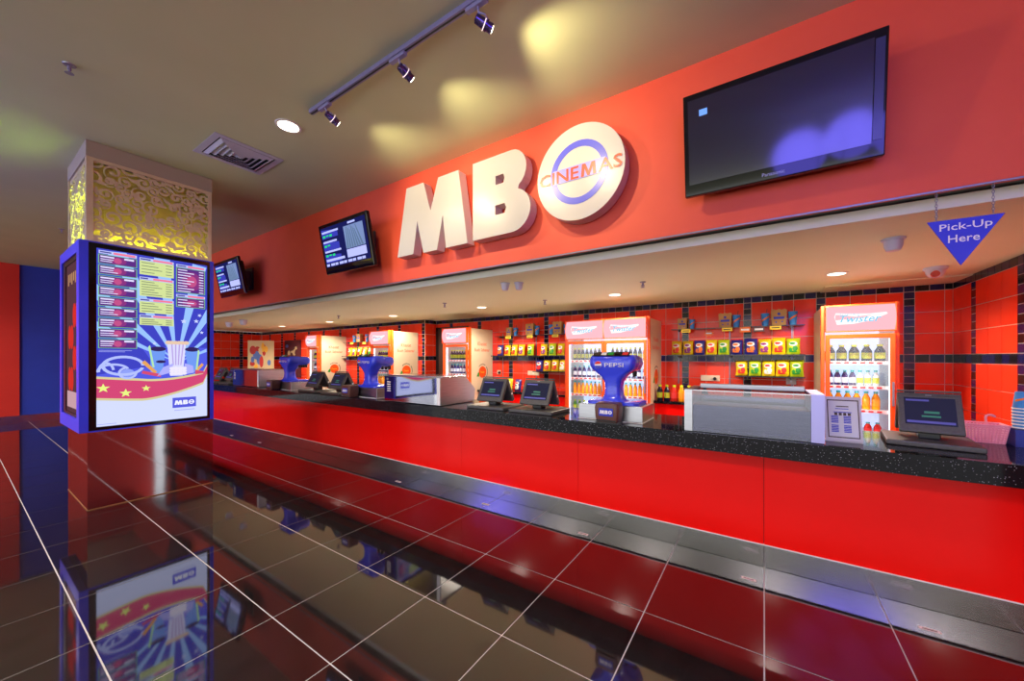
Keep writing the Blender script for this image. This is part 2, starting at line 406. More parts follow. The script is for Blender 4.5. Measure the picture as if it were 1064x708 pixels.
bout = [(-2.45,2.67),(-2.45,3.435)]+[(-1.98+.165*math.sin(t), 3.252+.183*math.cos(t)) for t in [PI*k/12 for k in range(0, 11)]]+[(-1.985+.215*math.sin(t), 2.872+.202*math.cos(t)) for t in [.38+(PI-.38)*k/14 for k in range(15)]]
lb = letter('raised white letter B in the middle of the fascia sign', bout, [[(-2.166,3.155),(-2.166,3.24),(-2.074,3.24),(-2.06,3.2),(-2.074,3.155)], [(-2.17,2.868),(-2.17,2.96),(-2.06,2.96),(-2.04,2.915),(-2.06,2.868)]])
M_LOOP = [[(-3.60,2.67),(-3.445,3.435),(-3.164,3.435),(-3.055,3.10),(-2.937,3.43),(-2.645,3.43),(-2.522,2.66),(-2.822,2.66),(-2.868,3.02),(-2.955,2.66),(-3.165,2.66),(-3.267,3.03),(-3.33,2.67)]]
B_LOOP = [bout, [(-2.166,3.155),(-2.166,3.24),(-2.074,3.24),(-2.06,3.2),(-2.074,3.155)], [(-2.17,2.868),(-2.17,2.96),(-2.06,2.96),(-2.04,2.915),(-2.06,2.868)]]
def tri2d(loops):
    bm = bmesh.new(); es = []
    for lp in loops:
        vs = [bm.verts.new((a, b, 0)) for a, b in lp]; es += [bm.edges.new((vs[i], vs[(i+1) % len(vs)])) for i in range(len(vs))]
    bmesh.ops.triangle_fill(bm, edges=es, use_beauty=True, use_dissolve=False)
    bm.verts.index_update(); r = ([(v.co.x, v.co.y) for v in bm.verts], [tuple(v.index for v in f.verts) for f in bm.faces]); bm.free(); return r
LOGO = [tri2d(M_LOOP), tri2d(B_LOOP)]
def logo(fn, cx, cz, width, m, parent, d):
    """small print of the fascia sign: two letters and the disc; width is the width of the whole mark"""
    k = width/2.70; x0 = -2.25
    for vs, fs in LOGO: MB().add([fn(cx+(a-x0)*k, cz+(b-3.05)*k, d) for a, b in vs], fs).build('logo_letter', m, parent)
    mb = MB(); ring2d(mb, fn, cx+(-1.30-x0)*k, cz, .40*k, .24*k, d-.0003, d, 24); flat(mb, fn, rect(cx+(-1.62-x0)*k, cx+(-.98-x0)*k, cz-.07*k, cz+.07*k), d-.0005); mb.build('logo_disc', m, parent)
do = thing('sign_disc', 'round white sign disc with blue ring and red lettering on the fascia', 'sign', (0, LY, 0), group='raised sign letters on the red fascia')
OX, OZ, OR = -1.30, 3.045, .395
mb = MB(); mb.prism(ellipse(OX, OZ, OR, OR, 64)[::-1], frontY(0), 0, .11); mb.build('disc', M_SIGN, do, True)
mb = MB(); ring2d(mb, frontY(0), OX, OZ, .262, .208, -.003, -.0005); mb.build('blue_ring', mat('sign_blue', S(92,96,214), .3), do)
MB().box(OX-.235, OX+.235, -.0045, -.0032, OZ-.058, OZ+.062).build('ring_bar', mat('sign_lilac', S(150,150,226), .3), do)
m_ = mat('sign_red', S(236,72,40), .3)
lettering('lettering', 'CINE', frontY(0), OX-.1825, OZ, m_, do, width=.375, height=.105, offset=.014, d=-.006)
mb = MB(); flat(mb, frontY(0), [(OX+.0925+a*.135, OZ+b*.105) for a, b in ((-.5,-.5),(-.42,.5),(-.20,.5),(0,-.12),(.20,.5),(.42,.5),(.5,-.5),(.30,-.5),(.26,.12),(.07,-.5),(-.07,-.5),(-.26,.12),(-.30,-.5))], -.006); mb.build('lettering', m_, do)
lettering('lettering', 'AS', frontY(0), OX+.275, OZ, m_, do, width=.20, height=.105, offset=.014, d=-.006)

#=SECTION screens
# ------------------------------------------------------------------ television screens hung on the fascia
def tilt_frame(cx, w, yt, yb, zt, zb):
    """local frame of a tilted screen: fn(a, b, d), a across from the centre, b up from the bottom, d into the wall"""
    up = Vector((0, yt-yb, zt-zb)); H = up.length; up.normalize(); nrm = up.cross(Vector((1,0,0))).normalized()  # points into the wall
    if nrm.y < 0: nrm = -nrm
    o = Vector((cx, yb, zb))
    return (lambda a, b, d: tuple(o+Vector((a,0,0))+up*b+nrm*d)), H
def screen_box(fn, x0, x1, y0, y1, d0, d1, mb=None):
    mb = mb or MB(); mb.prism(rect(x0, x1, y0, y1), fn, d0, d1); return mb
M_SCR = glow('screen_blue', S(26,28,86), 1); M_SCRW = glow('screen_pale', S(178,184,250), 1.1); M_SCRG = glow('screen_green', S(40,220,120), 1)
M_SCRP = glow('screen_photo', S(120,140,190), 1); M_SCRB = glow('screen_midblue', S(58,62,180), 1)
def wall_tv(cx, label):
    t = thing('wall_television', label, 'television', (cx, FAS-.01, 3.0), group='small screens on the fascia')
    fn0, H = tilt_frame(0, 1.02, 2.55-FAS+.01, 2.665-FAS+.01, .195, -.41)
    W = .51
    fn = fn0
    screen_box(fn, -W, W, 0, H, 0, .05).build('casing', M_GLOSSBLACK, t, bevel=.012)
    screen_box(fn, -.44, .44, .05, H-.06, .0505, .11).build('rear_housing', M_BLACK, t, bevel=.02)
    MB().box(-.1, .1, -.15, 0, -.2, .05).box(-.17, .17, -.018, .0, -.28, .12).build('wall_bracket', M_DARK, t)
    # picture: three showtimes on the left, a film still on the right
    sp = screen_box(fn, -W+.045, W-.04, .085, H-.045, -.002, -.0005).build('screen', M_SCR, t)
    e = MB()
    for k in range(3): flat(e, fn, [(-.45, .14+.15*k), (-.10, .14+.15*k), (-.10, .22+.15*k), (-.45, .25+.15*k)], -.003)
    stuff(e.build('screen_panels', M_SCRB, sp))
    e = MB()
    for k in range(3): flat(e, fn, rect(-.44, -.08-.06*(k == 1), .265+.118*k, .288+.118*k), -.004)
    flat(e, fn, rect(-.44, -.03, .155, .185), -.004); flat(e, fn, rect(.03, .42, .15, .245), -.004); flat(e, fn, rect(.13, .28, H-.082, H-.06), -.004)
    for k in range(9): flat(e, fn, rect(-.45+.095*k, -.385+.095*k+.02*(k % 2), .098, .128), -.004)
    stuff(e.build('screen_captions', M_SCRW, sp))
    e = MB()
    for k in range(3):
        for q in range(3-(k % 2)): flat(e, fn, rect(-.43+.075*q, -.375+.075*q, .215+.118*k+.008*(q % 2), .24+.118*k), -.005)
    stuff(e.build('screen_times', M_SCRG, sp))
    e = MB(); flat(e, fn, rect(.03, .42, .255, H-.1), -.004); e.build('screen_still', M_SCRP, sp)
    e = MB()
    for k in range(7): flat(e, fn, [(.05+.05*k, .26), (.085+.05*k, .26), (.10+.03*k, H-.11-.02*(k % 3)), (.085+.03*k, H-.11-.02*(k % 3))], -.005)
    e.build('screen_still_shapes', glow('screen_photo_dark', S(96,120,150), 1), sp)
    return t
wall_tv(-4.35, 'small black wall screen showing film times, beside the letter M')
wall_tv(-7.87, 'small black wall screen showing film times, partly hidden by the column')
t = thing('large_television', 'large black wall television hung on the red fascia right of the sign', 'television', (.05, FAS-.01, 3.0))
fn, H = tilt_frame(0, 1.04, 2.70-FAS+.01, 2.795-FAS+.01, .29, -.365)
screen_box(fn, -.52, .52, 0, H, 0, .045).build('bezel', M_GLOSSBLACK, t, bevel=.006)
screen_box(fn, -.42, .42, .08, H-.08, .0455, .09).build('rear_housing', M_BLACK, t, bevel=.02)
MB().box(-.25, .25, -.10, 0, -.2, .12).build('wall_bracket', M_DARK, t)
M_TVGLASS = noisy('dark_screen_glass', S(18,16,40), S(24,20,52), 1.2, .10, 0, 1.85)
sp = screen_box(fn, -.49, .46, .075, H-.04, -.0025, -.0005).build('screen', M_TVGLASS, t)
e = MB(); flat(e, fn, rect(-.42, -.37, H-.155, H-.115), -.004); e.build('status_box', glow('screen_cyan', S(120,170,255), 1), sp)
lettering('lettering', 'Panasonic', fn, .0, .035, M_GREY, t, width=.12, d=-.002)
e = MB(); screen_box(fn, .465, .505, .09, H-.05, -.003, -.0005, e); e.build('speaker_strip', mat('grey_gloss_strip', S(60,60,96), .15), t)

#=SECTION pickup
# ------------------------------------------------------------------ hanging pick-up sign
t = thing('hanging_sign', 'blue triangular pick-up sign hanging on two chains from the fascia', 'sign', (.92, 2.96, 2.44))
mb = MB(); mb.prism([(-.142, -.174), (-.012, -.432), (.146, -.178)], frontY(0), 0, .006); mb.build('board', mat('sign_royal_blue', S(40,48,206), .4, emit=S(40,48,206), estr=.06), t)
lettering('lettering', 'Pick-Up', frontY(0), .004, -.222, M_WPRINT, t, width=.196, height=.05, offset=.008, d=-.0008)
lettering('lettering', 'Here', frontY(0), -.002, -.283, M_WPRINT, t, width=.118, height=.042, offset=.008, d=-.0008)
for x in (-.105, .105):
    mb = MB()
    n = 11
    for k in range(n):
        z = -.005-.165*(k+.5)/n; a = .0045
        loop = [(x+(a*math.cos(q) if k % 2 else 0), .003+(0 if k % 2 else a*math.cos(q)), z+.0095*math.sin(q)) for q in [2*PI*i/8 for i in range(9)]]
        mb.tube(loop, .0016, 5)
    mb.build('chain', M_GREY, t)

#=SECTION ceilingfix
# ------------------------------------------------------------------ ceiling fittings
# track light
tr = thing('track_light', 'grey ceiling track with spotlight heads aimed at the fascia', 'track light', (0, 1.69, CEIL))
MB().box(-3.33, -.9, -.018, .018, -.034, -.001).build('rail', M_RAIL, tr)
MB().box(-3.33, -.9, -.006, .006, -.036, -.0345).build('rail_groove', M_BLACK, tr)
for x, tg in TRACK:
    MB().box(x-.09, x+.07, -.016, .016, -.062, -.037).build('adapter', M_RAIL, tr, bevel=.004)
    MB().tube([(x, 0, -.06), (x, .01, -.09), (x-.03, .03, -.10), (x-.03, .07, -.12)], .006).tube([(x, .01, -.09), (x+.03, .03, -.10), (x+.03, .07, -.12)], .006).build('yoke', M_RAIL, tr)
    d = (Vector(tg)-Vector((x, 1.80, CEIL-.17))).normalized(); o = Vector((x, .06, -.12))
    rings = []
    for r, h in ((.014, -.06), (.026, -.055), (.03, -.01), (.034, .0), (.034, .02), (.028, .022), (.03, .05), (.024, .052)):
        u = d.orthogonal().normalized(); v = d.cross(u)
        rings.append([tuple(o+d*h+(u*math.cos(2*PI*k/14)+v*math.sin(2*PI*k/14))*r) for k in range(14)])
    hd = MB().loft(rings).build('lamp_head', mat('lamp_head_metal', S(96,80,130), .25, .8), tr, True)
    u = d.orthogonal().normalized(); v = d.cross(u); p = o+d*.0545
    MB().add([tuple(p+(u*math.cos(2*PI*k/14)+v*math.sin(2*PI*k/14))*.022) for k in range(14)], [tuple(range(14))]).build('lamp_face', glow('lamp_warm', (1, .85, .6), 14), hd)
    e = MB(); ringp = [tuple(o+d*.0+(u*math.cos(2*PI*k/14)+v*math.sin(2*PI*k/14))*.035) for k in range(15)]
    e.tube(ringp, .003, 5); e.build('cooling_gap', glow('lamp_gap', (1, .75, .75), 1.3), hd)
# downlights
def downlight(x, y, z, r, label, strength, group):
    t = thing('downlight', label, 'downlight', (x, y, z), group=group)
    mb = MB(); mb.lathe([(r*1.25, -.001), (r*1.22, -.008), (r*1.02, -.008), (r*.98, -.001)], 28); mb.build('trim_ring', M_WHITE, t, True)
    MB().lathe([(r*.97, -.0055), (r*.97, -.0085)], 28).build('lamp_face', glow('downlight_glow_%g' % strength, (1, .9, .68), strength), t)
downlight(-3.73, 1.69, CEIL, .085, 'round glowing downlight in the lobby ceiling beside the track', 9, None)
AL = ['nearest the hanging pick-up sign', 'above the double drinks fridge', 'above the crisp shelf between the fridges', 'above the fridge by the wall step', 'third from the far end wall', 'second from the far end wall']
for (x, y), l in zip(AISLE, AL): downlight(x, y, SOFF, .075, 'small glowing downlight in the low ceiling '+l, 4, 'downlights over the staff aisle')
# air diffuser
t = thing('air_diffuser', 'square white four-way air diffuser in the lobby ceiling', 'air vent', (-4.71, 1.655, CEIL))
mb = MB()
def frustum_ring(mb, ro, ri, zo, zi):
    vs = [(sx*ro, sy*ro, zo) for sx, sy in ((-1,-1),(1,-1),(1,1),(-1,1))]+[(sx*ri, sy*ri, zi) for sx, sy in ((-1,-1),(1,-1),(1,1),(-1,1))]
    vs += [(a, b, c+.004) for a, b, c in vs]
    mb.add(vs, [f for k in range(4) for f in ((k, (k+1) % 4, 4+(k+1) % 4, 4+k), (8+k, 12+k, 12+(k+1) % 4, 8+(k+1) % 4), (k, 8+k, 8+(k+1) % 4, (k+1) % 4), (4+k, 4+(k+1) % 4, 12+(k+1) % 4, 12+k))])
frustum_ring(mb, .30, .245, -.008, -.010); mb.build('frame', M_VENT, t)
MB().box(-.245, .245, -.245, .245, -.0035, -.001).build('backing', mat('vent_dark', S(14,13,20), .8), t)
for k in range(5):
    r = .232-.046*k; mb = MB(); frustum_ring(mb, r, r-.030, -.0085, -.028); mb.build('blade', M_VENT, t)
MB().box(-.012, .012, -.012, .012, -.03, -.01).build('centre_plate', M_VENT, t)
def sprinkler(x, y, z, label):
    t = thing('sprinkler', label, 'sprinkler', (x, y, z), group='ceiling sprinklers')
    MB().lathe([(.035, -.001), (.032, -.008), (.012, -.012)], 14).build('rosette', M_GREY, t, True)
    MB().lathe([(.011, -.0125), (.011, -.04), (.006, -.045), (.006, -.06)], 10).tube([(.011, 0, -.03), (.018, 0, -.045), (.004, 0, -.062)], .003, 5).tube([(-.011, 0, -.03), (-.018, 0, -.045), (-.004, 0, -.062)], .003, 5).build('stem', M_RAIL, t, True)
    MB().lathe([(.006, -.0605), (.024, -.063), (.024, -.066)], 12).build('deflector', M_GREY, t)
for x, y, z, l in ((-4.31, .474, CEIL, 'chrome sprinkler head in the lobby ceiling nearest the camera'), (-6.95, .824, CEIL, 'chrome sprinkler head in the lobby ceiling just behind the column'),
                   (-9.92, 1.009, CEIL, 'chrome sprinkler head in the lobby ceiling farthest towards the blue wall'),
                   (-1.16, 4.22, SOFF, 'small sprinkler in the low ceiling above the double fridge'), (-4.24, 4.18, SOFF, 'small sprinkler in the low ceiling below the letter M'), (-2.76, 4.77, SOFF, 'small sprinkler in the low ceiling below the letter B'), (-7.31, 4.25, SOFF, 'small sprinkler in the low ceiling farthest along the aisle')):
    sprinkler(x, y, z, l)
M_CAM = mat('camera_white', S(206,206,226), .35)
def cup_fixture(x, y, z, r, h, label):
    t = thing('ceiling_sensor', label, 'ceiling sensor', (x, y, z), group='white cup-shaped fixtures in the low ceiling')
    MB().lathe([(r*1.25, -.001), (r*1.22, -.012)], 20).build('base', M_CAM, t, True)
    MB().lathe([(r, -.0125), (r*.95, -h*.6), (r*.72, -h*.97), (r*.6, -h)], 20).build('body', M_CAM, t, True)
for x, y, r, h, l in ((.79, 3.66, .055, .09, 'white cup-shaped ceiling fixture left of the pick-up sign'), (-2.52, 3.44, .045, .085, 'left cup of the pair of white ceiling fixtures below the letter B'), (-2.37, 3.50, .045, .085, 'right cup of the pair of white ceiling fixtures below the letter B'),
                      (-9.97, 3.58, .07, .12, 'right one of the two far white ceiling fixtures beside the column'), (-10.94, 3.64, .07, .12, 'left one of the two far white ceiling fixtures beside the column')):
    cup_fixture(x, y, SOFF, r, h, l)
t = thing('security_camera', 'white dome security camera with dark lens below the low ceiling at right', 'camera', (1.38, 5.04, SOFF))
MB().lathe([(.085, -.001), (.085, -.02), (.075, -.03)], 20).build('base', M_CAM, t, True)
MB().lathe([(.07, -.031), (.066, -.06), (.045, -.09), (.015, -.10)], 18).build('dome', M_CAM, t, True)
mb = MB(); mb.lathe([(.03, 0), (.03, .03), (.024, .034)], 14, c=(-.02, -.055, -.085), axis='y'); mb.build('lens', mat('lens_red', S(190,80,70), .2), t, True).location = (0, -.03, .012)
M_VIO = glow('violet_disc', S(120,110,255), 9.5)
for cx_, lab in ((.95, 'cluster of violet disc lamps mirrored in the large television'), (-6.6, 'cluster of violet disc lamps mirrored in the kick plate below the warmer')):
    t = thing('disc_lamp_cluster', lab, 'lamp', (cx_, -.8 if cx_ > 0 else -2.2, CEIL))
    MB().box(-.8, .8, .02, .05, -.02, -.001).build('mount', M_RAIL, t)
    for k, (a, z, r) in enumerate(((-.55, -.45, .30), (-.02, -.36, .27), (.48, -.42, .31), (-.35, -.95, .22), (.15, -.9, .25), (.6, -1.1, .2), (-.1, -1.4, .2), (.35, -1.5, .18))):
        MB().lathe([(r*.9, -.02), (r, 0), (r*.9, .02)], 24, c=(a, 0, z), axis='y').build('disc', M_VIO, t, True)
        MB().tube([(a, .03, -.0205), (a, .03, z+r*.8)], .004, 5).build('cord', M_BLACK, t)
#=SECTION column
# ------------------------------------------------------------------ display column
CXF, CYN, CYF, CXB = -5.587, .672, 1.706, -6.72      # display face, near side, far side, back
col = thing('display_column', 'square column with blue light boxes, lit menu poster and scrollwork lattice on top', 'column', ((CXF+CXB)/2, (CYN+CYF)/2, 0))
ox, oy = -(CXF+CXB)/2, -(CYN+CYF)/2
def CB(mb=None): return mb or MB()
def cbox(x0, x1, y0, y1, z0, z1, mb=None): return (mb or MB()).box(x0+ox, x1+ox, y0+oy, y1+oy, z0, z1)
cbox(CXB+.03, CXF-.012, CYN+.055, CYF-.004, .002, .766).build('mirror_base', M_MIRROR, col)
cbox(CXB+.035, CXF-.011, CYN+.052, CYF-.003, .0015, .008).build('base_strip', mat('brass_strip', S(214,180,120), .3, .8), col)
Z0, Z1 = .768, 2.656
cbox(CXB, CXF-.03, CYN+.03, CYF, Z0, Z1).build('light_box_body', M_FRAMEB, col)
# blue frame of the display face and of the near side
fr = MB()
for y0, y1, z0, z1 in ((CYN, CYN+.06, Z0, Z1), (CYF-.035, CYF, Z0, Z1), (CYN+.06, CYF-.035, Z0, Z0+.012), (CYN+.06, CYF-.035, Z1-.012, Z1)): cbox(CXF-.0295, CXF, y0, y1, z0, z1, fr)
fr.build('front_frame', M_FRAMEB, col)
bk = MB()
for y0, y1, z0, z1 in ((CYN+.061, CYN+.112, Z0+.013, Z1-.013), (CYF-.058, CYF-.036, Z0+.013, Z1-.013), (CYN+.112, CYF-.058, Z0+.013, Z0+.045), (CYN+.112, CYF-.058, Z1-.058, Z1-.013)): cbox(CXF-.0295, CXF-.004, y0, y1, z0, z1, bk)
bk.build('black_border', M_GLOSSBLACK, col)
fr = MB()
for x0, x1, z0, z1 in ((CXB, CXB+.1, Z0, Z1), (CXF-.13, CXF-.0305, Z0, Z1), (CXB+.1, CXF-.13, Z0, Z0+.13), (CXB+.1, CXF-.13, Z1-.11, Z1)): cbox(x0, x1, CYN, CYN+.0295, z0, z1, fr)
fr.build('side_frame', M_FRAMEB, col)
fr = MB()
for x0, x1, z0, z1 in ((CXB+.1, CXB+.26, Z0+.13, Z1-.11), (CXF-.15, CXF-.13, Z0+.13, Z1-.11), (CXB+.26, CXF-.15, Z0+.13, Z0+.16), (CXB+.26, CXF-.15, Z1-.16, Z1-.11)): cbox(x0, x1, CYN+.012, CYN+.0295, z0, z1, fr)
fr.build('side_border', M_BLACK, col)
# --- lit menu poster
PY0, PY1, PZ0, PZ1 = .785, 1.648, .812, 2.598
pf0 = faceX(CXF-.02+ox)
pf = lambda a, b, d: pf0(a+oy, b, d)
E_ = lambda n, r, g_, b_, s=1.0: glow('poster_'+n, S(r, g_, b_), s)
mb = MB(); flat(mb, pf, rect(PY0, PY1, PZ0, PZ1), 0); pos = mb.build('menu_poster', E_('white', 206,214,255, 1.0), col)
def pprint(name, polys, m, d):
    mb = MB()
    for p in polys: flat(mb, pf, p, d)
    return mb.build(name, m, pos)
# blue upper ground, graded in bands, bounded by the white wave
def wave(y): # lower edge of the red ribbon
    s_ = (y-PY0)/(PY1-PY0)
    return 1.09-.045*math.sin(s_*2.4)+.30*max(0, s_-.38)**1.3 if s_ < 1 else 1.3
N = 24
ys = [PY0+(PY1-PY0)*k/N for k in range(N+1)]
def band(f0, f1): return [[(ys[k], f0(ys[k])), (ys[k+1], f0(ys[k+1])), (ys[k+1], f1(ys[k+1])), (ys[k], f1(ys[k]))] for k in range(N)]
upper = lambda y: wave(y)+.215-.10*max(0, (y-1.1))/.55
pprint('blue_ground', band(upper, lambda y: PZ1), E_('blue', 82,90,222), -.0006)
pprint('deep_blue_ground', [rect(PY0, PY1, 1.62, PZ1-.002), [(PY0, 1.33), (1.2, 1.42), (1.1, 1.62), (PY0, 1.62)]], E_('deep', 62,66,190), -.0010)
# light rays fanning from the popcorn
cx, cz = 1.38, 1.45
rays = []
for a in (28, 46, 64, 80, 96, 112, 130, 148):
    r0, r1 = math.radians(a-3.2), math.radians(a+3.2)
    def end(r):
        L = 1.25
        dx, dz = math.cos(r), math.sin(r)
        if dx > 0: L = min(L, (PY1-.004-cx)/dx)
        if dx < 0: L = min(L, (PY0+.004-cx)/dx)
        if dz > 0: L = min(L, (PZ1-.004-cz)/dz)
        return (cx+dx*L, cz+dz*L)
    rays.append([(cx, cz), end(r0), end(r1)])
pprint('light_rays', rays, E_('ray', 150,190,255), -.0014)
# price boxes
box_o, box_m, box_r, box_s, txt = [], [], [], [], []
for k in range(9):
    zt = 2.545-.1065*k; box_o.append(rect(.797, 1.068, zt-.094, zt)); box_m.append(rect(.803, 1.062, zt-.089, zt-.005))
    box_r.append(ellipse(.93, zt-.048, .028, .03, 14)); box_s.append(ellipse(.93, zt-.048, .062, .038, 16))
    txt += [rect(.812, .905, zt-.03, zt-.016), rect(.975, 1.045, zt-.03, zt-.012), rect(.812, .90, zt-.052, zt-.044), rect(.812, .93 if k % 2 else .89, zt-.072, zt-.064)]
pprint('price_box_outline', box_o, E_('lime', 120,190,130), -.0018)
pprint('price_box', box_m, E_('plum', 92,46,130), -.0022)
pprint('price_box_halo', box_s, E_('wine', 134,52,126), -.0024); pprint('price_box_glow', box_r, E_('rose', 190,80,134), -.0026)
heads, yel, ytx, red = [], [], [], []
heads.append(rect(.80, 1.066, 2.552, 2.583)); red.append(rect(.90, 1.055, 2.557, 2.578))
for zt, zb, n in ((2.575, 2.395, 4), (2.37, 2.165, 6), (2.14, 1.985, 4), (1.965, 1.855, 3)):
    heads.append(rect(1.085, 1.355, zt-.03, zt)); red.append(rect(1.19, 1.345, zt-.025, zt-.005)); yel.append(rect(1.085, 1.355, zb, zt-.032))
    for q in range(n):
        z = zt-.048-(zt-zb-.045)*q/n; ytx += [rect(1.10, 1.20+.03*((q*7) % 3), z-.008, z), rect(1.29, 1.34, z-.008, z)]
for zt, zb, n in ((2.565, 2.245, 9), (2.225, 2.08, 3)):
    heads.append(rect(1.375, 1.63, zt-.03, zt)); red.append(rect(1.475, 1.62, zt-.025, zt-.005))
    box = rect(1.375, 1.63, zb, zt-.034)
    pprint('price_list_outline', [box], E_('lime', 120,190,130), -.0018); pprint('price_list', [rect(1.381, 1.624, zb+.006, zt-.04)], E_('plum', 84,40,120), -.0022)
    pprint('price_list_halo', [ellipse(1.51, (zt+zb)/2-.02, .085, (zt-zb)*.34, 18)], E_('wine', 134,52,126), -.0024); pprint('price_list_glow', [ellipse(1.51, (zt+zb)/2-.02, .045, (zt-zb)*.2, 16)], E_('rose', 190,80,134), -.0026)
    for q in range(n):
        z = zt-.055-(zt-zb-.05)*q/n; txt += [rect(1.39, 1.47+.03*((q*5) % 3), z-.01, z), rect(1.575, 1.615, z-.01, z)]
pprint('list_heading', heads, E_('lilac', 190,196,244), -.0022); pprint('list_heading_red', red, E_('coral', 236,120,150), -.0026)
pprint('yellow_list', yel, E_('lemon', 206,220,150), -.0022); pprint('list_text', ytx, E_('olive', 120,130,110), -.0026); pprint('price_text', txt, E_('text', 225,220,255), -.0030)
pprint('heading_text', [rect(.806, .812+.012*k, 2.56, 2.575) for k in range(0)] or [rect(.808, .885, 2.561, 2.574), rect(1.092, 1.17, 2.553, 2.567), rect(1.092, 1.15, 2.348, 2.362), rect(1.092, 1.16, 2.118, 2.132), rect(1.092, 1.175, 1.943, 1.957), rect(1.385, 1.46, 2.543, 2.557), rect(1.385, 1.45, 2.203, 2.217)], E_('navytext', 70,70,150), -.0030)
# ribbon with stars
mid = lambda y: wave(y)+.125-.055*max(0, (y-1.15))/.5
pprint('red_ribbon', band(lambda y: wave(y), lambda y: upper(y)-.0), E_('ribbon', 206,70,116), -.0018)
pprint('gold_edge', band(lambda y: wave(y)-.012, lambda y: wave(y)+.012)+band(lambda y: upper(y)-.012, lambda y: upper(y)+.012), E_('gold', 210,200,150), -.0022)
pprint('gold_star', [star(.83, 1.195, .048), star(.985, 1.135, .046), star(1.135, 1.175, .036)], E_('star', 226,240,130), -.0024)
pprint('small_star', [star(1.44, 1.92, .03), star(1.55, 1.93, .026), star(1.58, 2.0, .022, 1.2), star(1.20, 1.66, .018), star(1.60, 1.80, .02)], E_('starw', 200,210,255), -.0024)
# film reel
fl = []
def arc_band(cx, cz, rx, rz, wdt, a0, a1, n=26):
    o_ = ellipse(cx, cz, rx, rz, n, a0, a1); i_ = ellipse(cx, cz, rx-wdt, rz-wdt, n, a0, a1)
    return [[o_[k], o_[k+1], i_[k+1], i_[k]] for k in range(n-1)]
fl += arc_band(.97, 1.42, .155, .105, .026, 0, 2*PI)+arc_band(.90, 1.37, .115, .075, .022, .3, PI+.2)+arc_band(1.0, 1.345, .07, .065, .02, PI*.6, 2.1*PI)+arc_band(.85, 1.36, .06, .10, .02, .2, PI)
pprint('film_strip', fl, E_('film', 176,188,250), -.0026)
pprint('film_window', [ellipse(1.0, 1.345, .048, .042, 16)], E_('filmin', 140,156,240), -.0024)
# popcorn tub, cups, hot dogs
pprint('popcorn_tub', [[(1.325, 1.30), (1.43, 1.30), (1.46, 1.66), (1.30, 1.66)]], E_('tub', 214,214,255), -.0030)
pprint('tub_stripes', [[(1.325+.105*k/5, 1.42), (1.335+.105*k/5, 1.42), (1.325+.16*k/5-.012, 1.66), (1.305+.16*k/5-.012+.008, 1.66)] for k in range(1, 5)], E_('tubs', 180,160,220), -.0034)
pprint('popcorn', [ellipse(1.31+.03*k, 1.672+.014*((k*3) % 3), .027, .022, 10) for k in range(6)], E_('corn', 226,196,170), -.0034)
pprint('drink_cup', [[(1.17, 1.32), (1.26, 1.32), (1.29, 1.60), (1.165, 1.60)], [(1.48, 1.34), (1.545, 1.34), (1.575, 1.60), (1.45, 1.60)]], E_('cup', 110,150,236), -.0030)
pprint('cup_lid', [ellipse(1.228, 1.60, .064, .026, 18), ellipse(1.513, 1.60, .064, .026, 18), ellipse(1.25, 1.46, .04, .016, 16)], E_('lid', 50,36,90), -.0034)
pprint('straw', [[(1.15, 1.62), (1.165, 1.64), (1.20, 1.40), (1.185, 1.40)], [(1.565, 1.60), (1.58, 1.58), (1.56, 1.36), (1.545, 1.37)]], E_('straw', 176,226,170), -.0036)
pprint('hot_dog', [[(1.10, 1.45), (1.125, 1.475), (1.22, 1.35), (1.20, 1.33)], [(1.60, 1.44), (1.618, 1.42), (1.56, 1.34), (1.54, 1.36)]], E_('bun', 226,160,90), -.0036)
pprint('sausage', [[(1.10, 1.335), (1.11, 1.365), (1.25, 1.325), (1.25, 1.29)], [(1.54, 1.36), (1.62, 1.345), (1.615, 1.32), (1.54, 1.31)]], E_('saus', 206,76,110), -.0038)
pprint('nacho_tray', [[(1.22, 1.30), (1.34, 1.34), (1.35, 1.44), (1.27, 1.40)], [(1.43, 1.31), (1.53, 1.33), (1.52, 1.41), (1.45, 1.44)]], E_('tray', 170,170,246), -.0038)
pprint('popcorn_pile', [ellipse(1.34+.035*(k % 4), 1.325+.03*(k//4), .022, .017, 9) for k in range(12)], E_('corn2', 232,226,250), -.0040)
# logo block
pprint('logo_block', [rect(1.345, 1.548, .938, 1.052)], E_('logo', 84,88,214), -.0018)
m_ = E_('logow', 236,238,255)
logo(pf, 1.4465, .995, .172, m_, pos, -.003)
pprint('small_print', [rect(1.36, 1.535, .905, .913), rect(.80, 1.03, 1.575, 1.58), rect(.80, .98, 1.562, 1.567), rect(.79, .92, .83, .836)], E_('small', 160,166,236), -.002)
# --- film poster on the near side
sfn = lambda a, b, d: (a+ox, CYN+.02+d+oy, b)
SX0, SX1, SZ0, SZ1 = CXB+.262, CXF-.152, Z0+.162, Z1-.162
mb = MB(); flat(mb, sfn, rect(SX0, SX1, SZ0, SZ1), 0); sp = mb.build('film_poster', E_('side', 96,60,70, .8), col)
def sprint(name, polys, m, d):
    mb = MB()
    for p in polys: flat(mb, sfn, p, d)
    return mb.build(name, m, sp)
sprint('poster_title', [rect(SX0+.1+.1*k, SX0+.16+.1*k, SZ1-.22+.03*(k % 2), SZ1-.1) for k in range(5)], E_('sgold', 200,150,110, .8), -.001)
sprint('poster_shape', [ellipse(SX0+.2+.13*(k % 4), SZ0+.35+.22*(k//2), .09, .13, 12) for k in range(8)], E_('sred', 214,50,44, .9), -.001)
sprint('poster_foot', [rect(SX0+.06, SX1-.06, SZ0+.05, SZ0+.22)], E_('spink', 214,170,180, .8), -.002)
